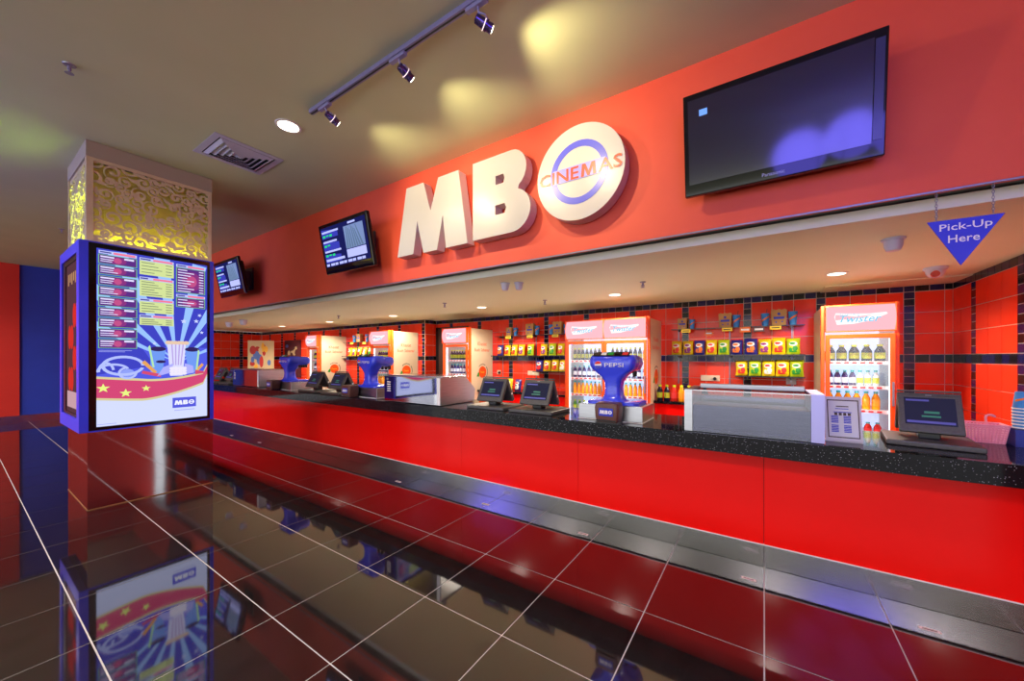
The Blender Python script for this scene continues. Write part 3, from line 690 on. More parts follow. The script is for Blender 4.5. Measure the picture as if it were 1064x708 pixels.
# --- scrollwork lattice
def lattice_mesh(W, Hh, seed, nx=150):
    rnd = random.Random(seed); ny = int(nx*Hh/W); circ = []; centres = []
    tries = 0
    while tries < 1500 and len(centres) < 75:      # scrolls: spirals that curl in and swell into a leaf at the end
        tries += 1
        R0 = rnd.uniform(.040, .078); x, y = rnd.uniform(0, W), rnd.uniform(0, Hh)
        if any((x-a)**2+(y-b)**2 < (.80*(R0+c_))**2 for a, b, c_ in centres): continue
        centres.append((x, y, R0)); a0 = rnd.uniform(0, 2*PI); sg = rnd.choice((-1, 1)); turns = rnd.uniform(1.25, 1.6)
        for k in range(34):
            t = k/33; r = R0*(1.22-.95*t**.8); ang = a0+sg*2*PI*turns*t*.82
            wd = .0060+.0055*math.sin(PI*t)**2+(.011*max(0, (t-.80)/.20))
            circ.append((x+r*math.cos(ang), y+r*math.sin(ang), wd))
        # a tail that sweeps out to the neighbours, with a leaf
        ta = a0-sg*.35; px_, py_ = x+R0*1.22*math.cos(a0), y+R0*1.22*math.sin(a0)
        for k in range(10):
            t = k/9; ang = ta-sg*(PI/2)+sg*.9*t
            px_ += .009*math.cos(ang); py_ += .009*math.sin(ang)
            circ.append((px_, py_, .006+.010*math.sin(PI*t)))
    h_ = W/nx; hy = Hh/ny
    val = [[-1.0]*(nx+1) for _ in range(ny+1)]
    for (cx, cy, r) in circ:
        i0, i1 = max(0, int((cx-r-.03)/h_)), min(nx, int((cx+r+.03)/h_)+1); j0_, j1_ = max(0, int((cy-r-.03)/hy)), min(ny, int((cy+r+.03)/hy)+1)
        for j in range(j0_, j1_+1):
            for i in range(i0, i1+1):
                d = r-math.hypot(i*h_-cx, j*hy-cy)
                if d > val[j][i]: val[j][i] = d
    for j in range(ny+1):
        for i in range(nx+1):
            val[j][i] = max(val[j][i], .034-min(i*h_, W-i*h_, j*hy, Hh-j*hy))
            if abs(val[j][i]) < 1e-6: val[j][i] = 1e-6
    verts = {}; V = []; Fc = []
    def vid(key, p):
        if key not in verts: verts[key] = len(V); V.append(p)
        return verts[key]
    def edge(i, j, i2, j2):
        a, b = val[j][i], val[j2][i2]; t = a/(a-b)
        k_ = ('e', min(i, i2), min(j, j2), i == i2)
        return vid(k_, ((i+(i2-i)*t)*h_, (j+(j2-j)*t)*hy))
    for j in range(ny):
        for i in range(nx):
            cs = [(i, j), (i+1, j), (i+1, j+1), (i, j+1)]; poly = []
            for k in range(4):
                a, b = cs[k], cs[(k+1) % 4]
                ia, ib = val[a[1]][a[0]] > 0, val[b[1]][b[0]] > 0
                if ia: poly.append(vid(('c',)+a, (a[0]*h_, a[1]*hy)))
                if ia != ib: poly.append(edge(a[0], a[1], b[0], b[1]) if (a < b) else edge(b[0], b[1], a[0], a[1]))
            if len(poly) >= 3: Fc.append(poly)
    return V, Fc
LX, LYN, LYF, LXB, LZ0, LZ1 = -5.645, .735, 1.70, -6.66, 2.664, 3.50
def lattice_obj(W, seed, fn):
    V, Fc = lattice_mesh(W, LZ1-LZ0, seed)
    bm = bmesh.new(); bv = [bm.verts.new(fn(a, b, 0)) for a, b in V]
    for f in Fc:
        try: bm.faces.new([bv[i] for i in f])
        except ValueError: pass
    r = bmesh.ops.extrude_face_region(bm, geom=bm.faces[:])
    dv = Vector(fn(0, 0, .014))-Vector(fn(0, 0, 0))
    for v in [e for e in r['geom'] if isinstance(e, bmesh.types.BMVert)]: v.co += dv
    bmesh.ops.recalc_face_normals(bm, faces=bm.faces)
    me = bpy.data.meshes.new('lattice_panel'); bm.to_mesh(me); bm.free(); me.materials.append(M_LAT)
    return put('lattice_panel', me, col)
lf = faceX(LX+ox)
lattice_obj(LYF-LYN, 3, lambda a, b, d: lf(a+LYN+oy, b+LZ0, d))
lattice_obj(LX-LXB-.016, 5, lambda a, b, d: (a+LXB+ox, LYN+d+oy, b+LZ0))
# framing round the lattice, crown and core
fr = MB()
cbox(LX, LX+.012, LYN-.012, LYN+.035, LZ0, LZ1, fr); cbox(LX, LX+.012, LYF-.035, LYF, LZ0, LZ1, fr); cbox(LX, LX+.012, LYN+.035, LYF-.035, LZ1-.035, LZ1, fr)
cbox(LX-.045, LX-.001, LYN-.012, LYN-.001, LZ0, LZ1, fr); cbox(LXB, LXB+.04, LYN-.012, LYN-.001, LZ0, LZ1, fr)
fr.build('lattice_frame', M_LAT, col)
cbox(LXB-.01, LX+.014, LYN-.014, LYF+.004, LZ1+.001, CEIL-.002).build('crown', mat('crown_paint', S(170,160,146), .5), col)
cbox(LXB, LXB+.02, LYN+.016, LYF, LZ0, LZ1-.001).build('rear_panel', M_LAT, col)
cbox(LXB+.022, LX-.016, LYF-.02, LYF, LZ0, LZ1-.001).build('far_panel', M_LAT, col)
M_CORE = mat('core_yellow_paint', S(236,226,120), .6)
cbox(LXB+.1, LX-.13, LYN+.13, LYF-.022, LZ0, LZ1-.001).build('core', M_CORE, col)
cbox(LX-.14, LX-.131, LYN+.016, LYN+.129, LZ0, LZ1-.001).build('light_block_fin', M_CORE, col)  # added fin that keeps the lime tube light off the front lattice
# yellow tubes standing at the foot of the lattice
yl = glow('yellow_tube', (.95, .92, .12), 16)
cbox(LX-.085, LX-.065, LYN+.1, LYF-.06, LZ0+.004, LZ0+.024).build('light_tube', yl, col)
yl2 = glow('lime_tube', (.66, 1.0, .08), 45)
cbox(LXB+.1, LX-.16, LYN+.07, LYN+.09, LZ0+.012, LZ0+.032).build('light_tube', yl2, col)
cbox(LXB+.1, LX-.16, LYN+.07, LYN+.09, LZ0+.45, LZ0+.47).build('light_tube', yl2, col)
#=SECTION backfit
# ------------------------------------------------------------------ drinks fridges
ORD = ['first', 'second', 'third', 'fourth', 'fifth', 'sixth', 'seventh', 'eighth', 'ninth', 'tenth']
M_HEAD = glow('fridge_header_pink', S(255,176,186), 1.15)
M_HEADW = glow('fridge_header_white', S(255,236,236), 1.2)
M_HEADC = glow('fridge_header_cyan', S(110,206,236), 1.0)
M_LED = glow('fridge_led', S(225,238,255), 2.8)
M_LABELS = {'green': mat('label_green', S(190,200,50), .5), 'white': mat('label_white', S(226,226,230), .5), 'red': mat('label_red', S(214,50,50), .5), 'orange': mat('label_orange', S(250,150,30), .5)}
M_CAPS = {'yellow': mat('cap_yellow', S(206,220,40), .4), 'teal': mat('cap_teal', S(40,170,160), .4), 'blue': mat('cap_blue', S(50,60,200), .4)}
M_JUICE = {'dark': mat('cola_dark', S(26,22,50), .15), 'orange': mat('juice_orange', S(250,160,20), .15), 'purple': mat('juice_purple', S(60,40,90), .15), 'clear': mat('juice_pale', S(214,220,210), .15), 'red': mat('juice_red', S(200,40,30), .15), 'green': mat('juice_green', S(90,150,40), .15)}
BOT = {}
def bottle_mesh(r, h, juice, label, cap, seg):
    key = (r, h, juice, label, cap, seg)
    if key not in BOT:
        mb = MB()
        mb.lathe([(r*.92, 0), (r, h*.05), (r, h*.2)], seg, mi=0, caps=True)
        mb.lathe([(r*1.02, h*.2), (r*1.02, h*.52)], seg, mi=1)
        mb.lathe([(r, h*.52), (r*.98, h*.6), (r*.62, h*.8), (r*.45, h*.86), (r*.45, h*.9)], seg, mi=0)
        mb.lathe([(r*.55, h*.88), (r*.55, h)], seg, mi=2)
        BOT[key] = mb.mesh('drink_bottle', [M_JUICE[juice], M_LABELS[label], M_CAPS[cap]], True)
    return BOT[key]
def bottle_parts(r, h, juice, label, cap, loc, lab, group):
    key = ('p', r, h, juice, label, cap)
    if key not in BOT:
        b = MB(); b.lathe([(r*.92, 0), (r, h*.05), (r, h*.58), (r*.95, h*.64), (r*.55, h*.82), (r*.42, h*.87), (r*.42, h*.9)], 14)
        l = MB(); l.lathe([(r*1.02, h*.18), (r*1.02, h*.52)], 14); c_ = MB(); c_.lathe([(r*.56, h*.88), (r*.56, h*.99), (r*.5, h)], 12)
        BOT[key] = (b.mesh('drink_bottle', M_JUICE[juice], True), l.mesh('label', M_LABELS[label], True), c_.mesh('cap', M_CAPS[cap], True))
    b, l, c_ = BOT[key]
    o = put('drink_bottle', b, None, loc); tag(o, lab, 'bottle', group); put('label', l, o); put('cap', c_, o)
SHZ = [1.46, 1.19, .93, .66]
def fridge(x0, x1, yf, doors, label, where, near=False):
    D, Hh = .70, 2.09
    W = x1-x0; cx = (x0+x1)/2
    t = thing('drinks_fridge', label, 'fridge', (cx, yf, 0), group='orange drinks fridges along the back wall')
    hw = W/2
    # cabinet shell
    sh = MB().box(-hw, -hw+.03, .05, D, .1, Hh-.02).box(hw-.03, hw, .05, D, .1, Hh-.02).box(-hw+.03, hw-.03, .05, D, Hh-.06, Hh-.02).box(-hw+.03, hw-.03, .05, D, .1, .16)
    sh.build('cabinet', M_CREAM, t)
    MB().box(-hw, hw, .0, .049, .1, .2).box(-hw, -hw+.035, .0, .049, .2, Hh).box(hw-.035, hw, .0, .049, .2, Hh).box(-hw+.035, hw-.035, .0, .049, Hh-.03, Hh).build('front_surround', M_ORANGE, t, bevel=.004)
    MB().box(-hw+.03, hw-.03, D-.03, D-.01, .16, Hh-.06).build('liner_back', M_LINER, t)
    MB().box(-hw+.02, hw-.02, .06, D-.05, .001, .099).build('plinth', M_BLACK, t)
    dw = (W-.07)/doors
    for q in range(doors):
        a, b = -hw+.035+q*dw, -hw+.035+(q+1)*dw; m = (a+b)/2
        dr = MB().box(a+.002, a+.042, -.03, -.002, .22, 1.76).box(b-.042, b-.002, -.03, -.002, .22, 1.76).box(a+.042, b-.042, -.03, -.002, 1.715, 1.76).box(a+.042, b-.042, -.03, -.002, .22, .28).build('door_frame', M_ORANGE, t, bevel=.003)
        MB().box(a+.0425, b-.0425, -.018, -.014, .281, 1.714).build('glass_pane', M_GLASS, dr)
        MB().box(b-.03, b-.015, -.05, -.031, 1.0, 1.25).build('handle', M_GREY, dr)
        # bowed header
        n = 8; pf_ = [(-.012-.05*math.sin(PI*k/n), 1.80+.27*k/n) for k in range(n+1)]
        mb = MB(); vs = []
        for y, z in pf_: vs += [(a+.004, y, z), (b-.004, y, z)]
        vs += [(a+.004, -.002, 1.80), (b-.004, -.002, 1.80), (a+.004, -.002, 2.07), (b-.004, -.002, 2.07)]
        k0 = 2*(n+1)
        fs = [(2*k, 2*k+1, 2*k+3, 2*k+2) for k in range(n)]+[tuple([2*k for k in range(n+1)]+[k0+2, k0]), tuple([2*k+1 for k in range(n+1)]+[k0+3, k0+1])]
        mb.add(vs, fs); hd = mb.build('header_sign', M_HEAD, t)
        MB().box(a, a+.0035, -.064, -.001, 1.79, 2.085).box(b-.0035, b, -.064, -.001, 1.79, 2.085).box(a+.0035, b-.0035, -.02, -.001, 1.785, 1.799).box(a+.0035, b-.0035, -.02, -.001, 2.0705, 2.085).build('header_trim', M_ORANGE, t)
        hb = lambda aa, bb, d: (aa, -.0125-.05*math.sin(PI*(bb-1.80)/.27)+d, bb)
        mb = MB()
        cl = [(m-.20, 1.90), (m-.19, 1.865), (m-.05, 1.87), (m+.02, 1.885), (m+.10, 1.90), (m+.15, 1.93), (m+.22, 1.965), (m+.21, 1.985), (m+.08, 1.975), (m-.10, 1.985), (m-.20, 1.995), (m-.215, 1.95)]
        for k in range(1, len(cl)-1): mb.add([hb(*cl[0], -.002), hb(*cl[k], -.004), hb(*cl[k+1], -.004)], [(0, 1, 2)])
        mb.build('logo_ground', M_HEADW, hd)
        lettering('lettering', 'Twister', hb, m, 1.925, M_HEADC, hd, width=.34, height=.075, offset=.01, d=-.008, shear=.3)
        lettering('lettering', 'Tropicana', hb, m-.09, 1.975, M_HEADC, hd, width=.17, height=.026, offset=.004, d=-.008)
        # inside: shelves, strips, light
        for z in SHZ+[.32]:
            s_ = MB().box(a+.02, b-.02, .08, D-.05, z-.012, z).build('shelf', M_SHELF, t)
            MB().box(a+.02, b-.02, .07, .079, z-.03, z+.006).build('price_strip', M_WHITE, s_)
            e = MB()
            for k in range(7): e.box(a+.04+(dw-.1)*k/7, a+.04+(dw-.1)*(k+.6)/7, .068, .0695, z-.022, z-.004)
            e.build('price_tag', M_LABELS['red'], s_)
        MB().box(b-.034, b-.020, .052, .066, .3, 1.71).build('light_tube', M_LED, t)
        MB().box(a+.02, a+.034, .052, .066, .3, 1.71).build('light_tube', M_LED, t)
    # side graphic on the face that looks to the right
    sf = faceX(hw)
    lettering('lettering', 'Khasiat', sf, .37, 1.78, M_SKIN, t, width=.27, height=.075, offset=.004)
    lettering('lettering', 'Buah Sebenar', sf, .37, 1.66, M_SKIN, t, width=.46, height=.065, offset=.004)
    mb = MB(); mb.add([sf(a, b, -.001) for a, b in ellipse(.38, 1.22, .115, .115, 26)], [tuple(range(26))]); mb.build('fruit_emblem', M_SKIN, t)
    mb = MB(); mb.add([sf(a, b, -.0012) for a, b in ((.20, 1.14), (.27, 1.13), (.285, 1.20), (.25, 1.22))], [(0, 1, 2, 3)]); mb.build('leaf_emblem', M_GREEN, t)
    lettering('lettering', 'Twister', sf, .38, 1.22, M_YTAG, t, width=.14, height=.035, d=-.002)
    mb = MB()
    for k in range(13):
        for ang in ([math.radians(60+9*k)] if k < 9 else [])+[math.radians(-70+9*k)]:
            r = .155; p = (.38+r*math.cos(ang), 1.22+r*math.sin(ang)); mb.add([sf(p[0]+dx, p[1]+dy, -.001) for dx, dy in ((-.007,-.012),(.007,-.012),(.007,.012),(-.007,.012))], [(0, 1, 2, 3)])
    mb.build('slogan_arc', M_DPRINT, t)
    # bottles
    if near:
        a, b = -hw+.09, hw-.09
        spec = [(SHZ[0], .19, .047, 'dark', 'green', 'yellow', [.02, .24, .47, .70, .93]), (SHZ[1], .175, .030, 'purple', 'white', 'teal', [.02, .16, .30, .44]), (SHZ[1], .175, .030, 'clear', 'green', 'teal', [.58, .72, .86]),
                (SHZ[2], .20, .036, 'orange', 'orange', 'teal', [.01, .18, .35, .52, .69, .86]), (SHZ[3], .13, .033, 'red', 'red', 'teal', [.04, .21, .38, .55, .72, .89]), (.32, .2, .036, 'dark', 'red', 'blue', [.1, .3, .5, .7, .9])]
        nm = {SHZ[0]: 'dark bottle with yellow cap on the top shelf', SHZ[1]: 'small teal-capped bottle on the second shelf', SHZ[2]: 'orange juice bottle on the third shelf', SHZ[3]: 'red-labelled drink on the fourth shelf', .32: 'dark bottle on the bottom shelf'}
        for z, h, r, ju, la, ca, fs in spec:
            for k, s_ in enumerate(fs): bottle_parts(r, h, ju, la, ca, (cx+a+(b-a)*s_, yf+.16, z+.0005), nm[z]+' of '+where+', '+ORD[k+(4 if ju == 'clear' else 0)]+' from left', nm[z]+' of '+where)
    else:
        for q in range(doors):
            a, b = -hw+.035+q*dw+.075, -hw+.035+(q+1)*dw-.075
            side = '' if doors == 1 else (', left door' if q == 0 else ', right door')
            for z, h, r, ju, la, ca, n, nm in ((SHZ[0], .2, .03, 'dark', 'green', 'yellow', 8, 'dark bottle on top shelf of '), (SHZ[1], .19, .03, 'purple', 'white', 'teal', 7, 'pale bottle on second shelf of '), (SHZ[2], .2, .03, 'orange', 'orange', 'teal', 8, 'orange bottle on third shelf of '), (SHZ[3], .17, .03, 'green', 'green', 'yellow', 7, 'green bottle on fourth shelf of ')):
                me = bottle_mesh(r, h, ju, la, ca, 10)
                for k in range(n):
                    o = put('drink_bottle', me, None, (cx+a+(b-a)*k/(n-1), yf+.15, z+.0005)); tag(o, nm+where+side+', '+ORD[k]+' from left', 'bottle', nm+where+side)
    for q in range(doors):
        for zl in (1.69, 1.34, 1.06, .8): point('fridge_fill_light', (cx-hw+.035+(q+.5)*dw, yf+.03, zl), .8, (.85, .92, 1), .03)  # added fill points behind the glass to brighten the bottles, no fittings
    return t
fridge(.546, 1.193, 5.30, 1, 'single orange drinks fridge at the right end of the back wall', 'the rightmost fridge', True)
fridge(-2.696, -1.361, 5.30, 2, 'double-door orange drinks fridge behind the nearest blue dispenser', 'the double fridge')
fridge(-5.43, -4.717, 5.30, 1, 'single orange fridge with cream side just right of the wall step', 'the fridge right of the wall step')
fridge(-7.35, -6.62, 5.0, 1, 'single orange fridge with cream side just left of the wall step', 'the fridge left of the wall step')
fridge(-10.05, -9.445, 5.0, 1, 'single orange fridge with cream side farthest along the back wall', 'the farthest fridge')
# ------------------------------------------------------------------ low back counters
def back_counter(x0, x1, yw, label):
    t = thing('back_counter', label, 'cabinet', ((x0+x1)/2, yw-.3, 0), group='low back counters')
    h = (x1-x0)/2
    MB().box(-h, h, -.25, .29, .08, .845).build('body', M_PANEL, t)
    MB().box(-h-.005, h+.005, -.3, .295, .846, .88).build('top', M_GRAN, t)
    MB().box(-h+.02, h-.02, -.22, .29, .001, .079).build('plinth', M_BLACK, t)
    n = max(2, round((x1-x0)/.55))
    for k in range(n): MB().box(-h+2*h*k/n+.004, -h+2*h*(k+1)/n-.004, -.268, -.251, .09, .835).build('door', M_PANEL, t)
back_counter(-1.35, .535, YB, 'low red back counter with black top right of the double fridge')
back_counter(-4.70, -2.705, YB, 'low red back counter with black top left of the double fridge')
back_counter(-9.43, -7.36, YL, 'low red back counter with black top between the two far fridges')
# ------------------------------------------------------------------ crisp shelves
M_GLSHELF = mat('dark_shelf_edge', S(50,44,48), .2)
def wall_shelf(x0, x1, y, z, label, d=.2, thick=.012, ups=()):
    t = thing('wall_shelf', label, 'shelf', ((x0+x1)/2, y, z), group='narrow wall shelves'); h = (x1-x0)/2; cx = (x0+x1)/2
    MB().box(-h, h, -d, -.004, -thick, 0).build('board', M_GLSHELF, t)
    MB().box(-h, h, -d-.004, -d-.0005, -thick-.002, .003).build('front_lip', M_GLSHELF, t)
    for u in ups: MB().box(u-cx-.006, u-cx+.006, -d*.9, -.005, -thick-.025, -thick-.001).build('bracket', M_DARK, t)
wall_shelf(-1.25, .45, YB, 1.545, 'long crisp shelf on the red tiles left of the rightmost fridge', ups=(-1.1, -.4, .3))
wall_shelf(-.34, .45, YB, 1.25, 'short crisp shelf below the long one left of the rightmost fridge', ups=(-.2, .3))
wall_shelf(-1.20, .45, YB, 1.935, 'thin shelf of paper cups and boxes left of the rightmost fridge', .16, .006, ups=(-1.1, -.4, .3))
wall_shelf(-4.68, -2.72, YB, 1.545, 'long crisp shelf on the red tiles left of the double fridge', ups=(-4.5, -3.7, -2.9))
wall_shelf(-3.68, -2.72, YB, 1.25, 'short crisp shelf below the long one left of the double fridge', ups=(-3.5, -2.9))
wall_shelf(-4.62, -2.72, YB, 1.935, 'thin shelf of paper cups and boxes left of the double fridge', .16, .006, ups=(-4.5, -3.7, -2.9))
wall_shelf(-9.40, -7.40, YL, 1.545, 'crisp shelf between the two far fridges', ups=(-9.2, -7.6))
wall_shelf(-9.40, -7.40, YL, 1.905, 'thin shelf of cups and boxes between the two far fridges', .16, .006, ups=(-9.2, -7.6))
for x, y in ((-1.12, YB), (-.42, YB), (.32, YB), (-4.52, YB), (-3.72, YB), (-2.9, YB)):
    tag(MB().box(x-.006, x+.006, y-.012, y-.002, 1.1, 2.0).build('shelf_upright', M_GREY),
        'slim metal shelf upright at '+{-1.12: 'the left end of the right crisp shelves', -.42: 'the middle of the right crisp shelves', .32: 'the right end of the right crisp shelves', -4.52: 'the left end of the middle crisp shelves', -3.72: 'the middle of the middle crisp shelves', -2.9: 'the right end of the middle crisp shelves'}[x], 'shelf upright', 'shelf uprights')
PACK = {}
def packet(base, accent):
    if (base, accent) in PACK: return PACK[(base, accent)]
    w_, h_ = .153, .222; nx, nz = 8, 9; mb = MB()
    def P(i, k, s_):
        u, v = i/nx*2-1, k/nz; e = max(0, 1-abs(u)**2.2)**.6*max(0, 1-abs(2*v-1)**3.5)**.7
        pin = 1-.06*(1-abs(2*v-1)**2)*0+(-.05)*(1-e)
        return (u*w_/2*(1-.07*math.sin(PI*v)), s_*.038*e, v*h_+(.004*math.sin(u*18) if k in (0, nz) else 0)*0)
    for s_ in (-1, 1):
        vs = [P(i, k, s_) for k in range(nz+1) for i in range(nx+1)]
        mb.add(vs, [(k*(nx+1)+i, k*(nx+1)+i+1, (k+1)*(nx+1)+i+1, (k+1)*(nx+1)+i) for k in range(nz) for i in range(nx)])
    body = mb.mesh('crisp_packet', base, True)
    def patch(cx, cz, rx, rz, off):
        mb2 = MB(); n = 14; vs = []
        for ring in range(4):
            for q in range(n):
                a = 2*PI*q/n; x = cx+rx*ring/3*math.cos(a); z = cz+rz*ring/3*math.sin(a)
                u = x/(w_/2); v = z/h_; e = max(0, 1-abs(u)**2.2)**.6*max(0, 1-abs(2*v-1)**3.5)**.7
                vs.append((x, -.038*e-off, z))
        mb2.add(vs, [(r*n+q, r*n+(q+1) % n, (r+1)*n+(q+1) % n, (r+1)*n+q) for r in range(3) for q in range(n)])
        return mb2
    w1 = patch(-.004, .142, .048, .032, .0015).mesh('logo_patch', M_WPRINT, True)
    a1 = patch(.016, .078, .030, .036, .0022)
    p2 = patch(-.034, .062, .018, .028, .0022); a1.add(p2.v, p2.f)
    p3 = patch(-.005, .036, .045, .010, .0022); a1.add(p3.v, p3.f)
    a1 = a1.mesh('picture_patch', accent, True)
    a2 = patch(-.012, .146, .034, .016, .003).mesh('logo_patch', accent if accent is not M_WPRINT else M_RED, True)
    PACK[(base, accent)] = (body, w1, a1, a2); return PACK[(base, accent)]
def crisps(x, y, z, base, accent, label, rz=0, sc=1.0):
    b, w1, a1, a2 = packet(base, accent)
    o = put('crisp_packet', b, None, (x, y, z+.002), (math.radians(-8), 0, rz)); o.scale = (sc, 1, sc); tag(o, label, 'crisp packet', 'crisp packets on the wall shelves')
    put('logo_patch', w1, o); put('picture_patch', a1, o); put('logo_patch', a2, o)
CN = {'yellow': M_PACK_Y, 'lime': M_PACK_G, 'navy': M_PACK_B}
AN = {'red': M_RED, 'purple': M_PURP, 'orange': M_OPRINT, 'green': M_GREEN, 'white': M_WPRINT}
def row(xs, y, z, spec, where):
    for k, (x, s_) in enumerate(zip(xs, spec)):
        b, a = s_.split('/'); crisps(x, y, z, CN[b], AN[a], '%s crisp packet with %s print, %s from left on %s' % (b, a, ORD[k], where), random.uniform(-.09, .09), random.uniform(.95, 1.03))
row([-1.135,-.972,-.812,-.652,-.492,-.328,-.153,.01,.170,.331], YB-.10, 1.5455, ['yellow/red','yellow/purple','navy/orange','yellow/red','lime/green','navy/orange','navy/orange','yellow/purple','yellow/red','lime/green'], 'the long right shelf')
row([-.265,-.105,.052,.210,.366], YB-.10, 1.2505, ['yellow/red','lime/green','yellow/white','yellow/red','lime/green'], 'the short right shelf')
row([-4.526,-4.344,-4.18,-4.007,-3.799,-3.501,-3.317,-3.138,-2.95], YB-.10, 1.5455, ['navy/orange','yellow/red','yellow/red','yellow/purple','lime/green','yellow/purple','lime/green','yellow/red','yellow/red'], 'the long middle shelf')
row([-3.594,-3.43,-3.26,-3.10,-2.93], YB-.10, 1.2505, ['navy/red','yellow/red','yellow/red','yellow/white','lime/green'], 'the short middle shelf')
row([-9.2,-9.0,-8.78,-8.56,-8.33,-8.1,-7.86,-7.6], YL-.10, 1.5455, ['yellow/red','yellow/purple','yellow/red','yellow/white','lime/green','yellow/red','yellow/purple','lime/green'], 'the far shelf')
row([-4.30,-4.10,-3.90], 5.72, .8805, ['yellow/red','yellow/white','navy/white'], 'the middle back counter')
# popcorn boxes, cups and tags on the thin shelves
box_me = MB(); box_me.prism([(-.075, 0), (.075, 0), (.085, .20), (.06, .215), (.03, .20), (0, .215), (-.03, .20), (-.06, .215), (-.085, .20)], frontY(0), -.04, .04); box_me = box_me.mesh('popcorn_box', M_KRAFT)
boxlab = MB(); 
for p in ([(-.055, .085), (.055, .085), (.06, .115), (-.06, .115)], ellipse(0, .15, .018, .018, 12), ellipse(-.03, .045, .01, .01, 8), ellipse(.035, .05, .01, .01, 8)): flat(boxlab, frontY(0), p, -.0415)
boxlab = boxlab.mesh('box_print', M_BPRINT)
cup_me = MB().lathe([(.032, 0), (.045, .15), (.047, .152), (.047, .158), (.04, .16)], 16).mesh('paper_cup', M_CUP, True)
cupb = MB(); 
vs = []
for q in range(9):
    a = -PI*.85+q*PI*.7/8; zz = .05+.06*q/8
    for dz in (0, .022): r = .0335+.013*(zz+dz)/.15+.0012; vs.append((r*math.cos(a), r*math.sin(a), zz+dz))
cupb.add(vs, [(2*q, 2*q+2, 2*q+3, 2*q+1) for q in range(8)]); cupb = cupb.mesh('cup_swirl', M_OPRINT)
straw_me = MB().tube([(.01, 0, .15), (.02, 0, .215)], .0035, 6).mesh('straw', M_DPRINT)
def pbox(x, y, z, l, s=1):
    o = put('popcorn_box', box_me, None, (x, y, z)); o.scale = (s, s, s); tag(o, l, 'popcorn box', 'paper boxes on the thin shelves'); put('box_print', boxlab, o)
def pcup(x, y, z, l, s=1):
    o = put('paper_cup', cup_me, None, (x, y, z)); o.scale = (s, s, s); tag(o, l, 'paper cup', 'blue paper cups on the thin shelves'); put('cup_swirl', cupb, o); put('straw', straw_me, o)
tag_me = MB().box(-.065, .065, -.002, 0, -.05, 0).mesh('price_card', M_YTAG); tagt = MB().box(-.045, .045, -.0028, -.0021, -.031, -.019).mesh('print', M_DPRINT)
def ptag(x, y, z, l, m=None):
    o = put('price_card', tag_me if m is None else MB().box(-.065, .065, -.002, 0, -.075, 0).mesh('price_card', m), None, (x, y, z)); tag(o, l, 'price card', 'price cards on the thin shelves'); put('print', tagt if m is None else MB().box(-.05, .05, -.0028, -.0021, -.05, -.025).mesh('print', M_WPRINT), o)
ZS, Ys = 1.9355, YB-.085
R_ = 'the right thin shelf'; Mi = 'the middle thin shelf'; Fa = 'the far thin shelf'
pbox(-1.05, Ys, ZS, 'small kraft popcorn box at the left end of '+R_, .8); pcup(-.915, Ys, ZS, 'blue paper cup with straw at the left end of '+R_, .9); ptag(-.99, YB-.166, ZS-.004, 'yellow price card under the left box on '+R_)
pbox(-.471, Ys, ZS, 'kraft popcorn box in the middle of '+R_); pcup(-.33, Ys, ZS, 'blue paper cup with straw in the middle of '+R_, 1.1); ptag(-.441, YB-.166, ZS-.004, 'yellow price card under the middle box on '+R_)
ptag(-.222, YB-.166, ZS-.004, 'orange price card in the middle of '+R_, M_OPRINT); ptag(-.058, YB-.166, ZS-.004, 'brown price card right of the orange card on '+R_, M_BROWN)
pcup(.015, Ys, ZS, 'blue paper cup left of the tall box on '+R_, 1.1); pbox(.17, Ys, ZS, 'large kraft popcorn box at the right end of '+R_, 1.05); pcup(.325, Ys, ZS, 'blue paper cup at the right end of '+R_, 1.15); ptag(.131, YB-.166, ZS-.004, 'yellow price card under the large box on '+R_)
pbox(-4.297, Ys, ZS, 'small kraft popcorn box at the left end of '+Mi, .8); pcup(-4.15, Ys, ZS, 'blue paper cup at the left end of '+Mi); ptag(-4.273, YB-.166, ZS-.004, 'yellow price card at the left end of '+Mi)
pbox(-3.80, Ys, ZS, 'kraft popcorn box in the middle of '+Mi, 1.05); pcup(-3.65, Ys, ZS, 'blue paper cup in the middle of '+Mi, 1.1); ptag(-3.767, YB-.166, ZS-.004, 'yellow price card in the middle of '+Mi)
pcup(-3.343, Ys, ZS, 'blue paper cup left of the last box on '+Mi, 1.15); pbox(-3.197, Ys, ZS, 'large kraft popcorn box at the right end of '+Mi, 1.1); pcup(-3.035, Ys, ZS, 'blue paper cup at the right end of '+Mi, 1.1); ptag(-3.217, YB-.166, ZS-.004, 'yellow price card at the right end of '+Mi)
pcup(-9.0, YL-.085, 1.9055, 'blue paper cup at the left end of '+Fa, 1.1); pbox(-8.78, YL-.085, 1.9055, 'kraft popcorn box on '+Fa); pcup(-8.45, YL-.085, 1.9055, 'blue paper cup at the right end of '+Fa, 1.2)
ptag(-9.0, YL-.166, 1.9015, 'yellow price card at the left of '+Fa); ptag(-8.47, YL-.166, 1.9015, 'yellow price card at the right of '+Fa)
# starburst sticker on the tiles
s_ = MB(); s_.prism([(-.695+(.075 if k % 2 else .05)*math.cos(PI*k/8), 1.865+(.05 if k % 2 else .033)*math.sin(PI*k/8)) for k in range(16)], frontY(YB-.0045), 0, .0025)
s_ = tag(s_.build('starburst_sticker', M_OPRINT), 'orange starburst sticker on the red tiles below the right thin shelf', 'sticker'); MB().box(-.735, -.655, YB-.006, YB-.005, 1.86, 1.88).build('print', M_WPRINT, s_)
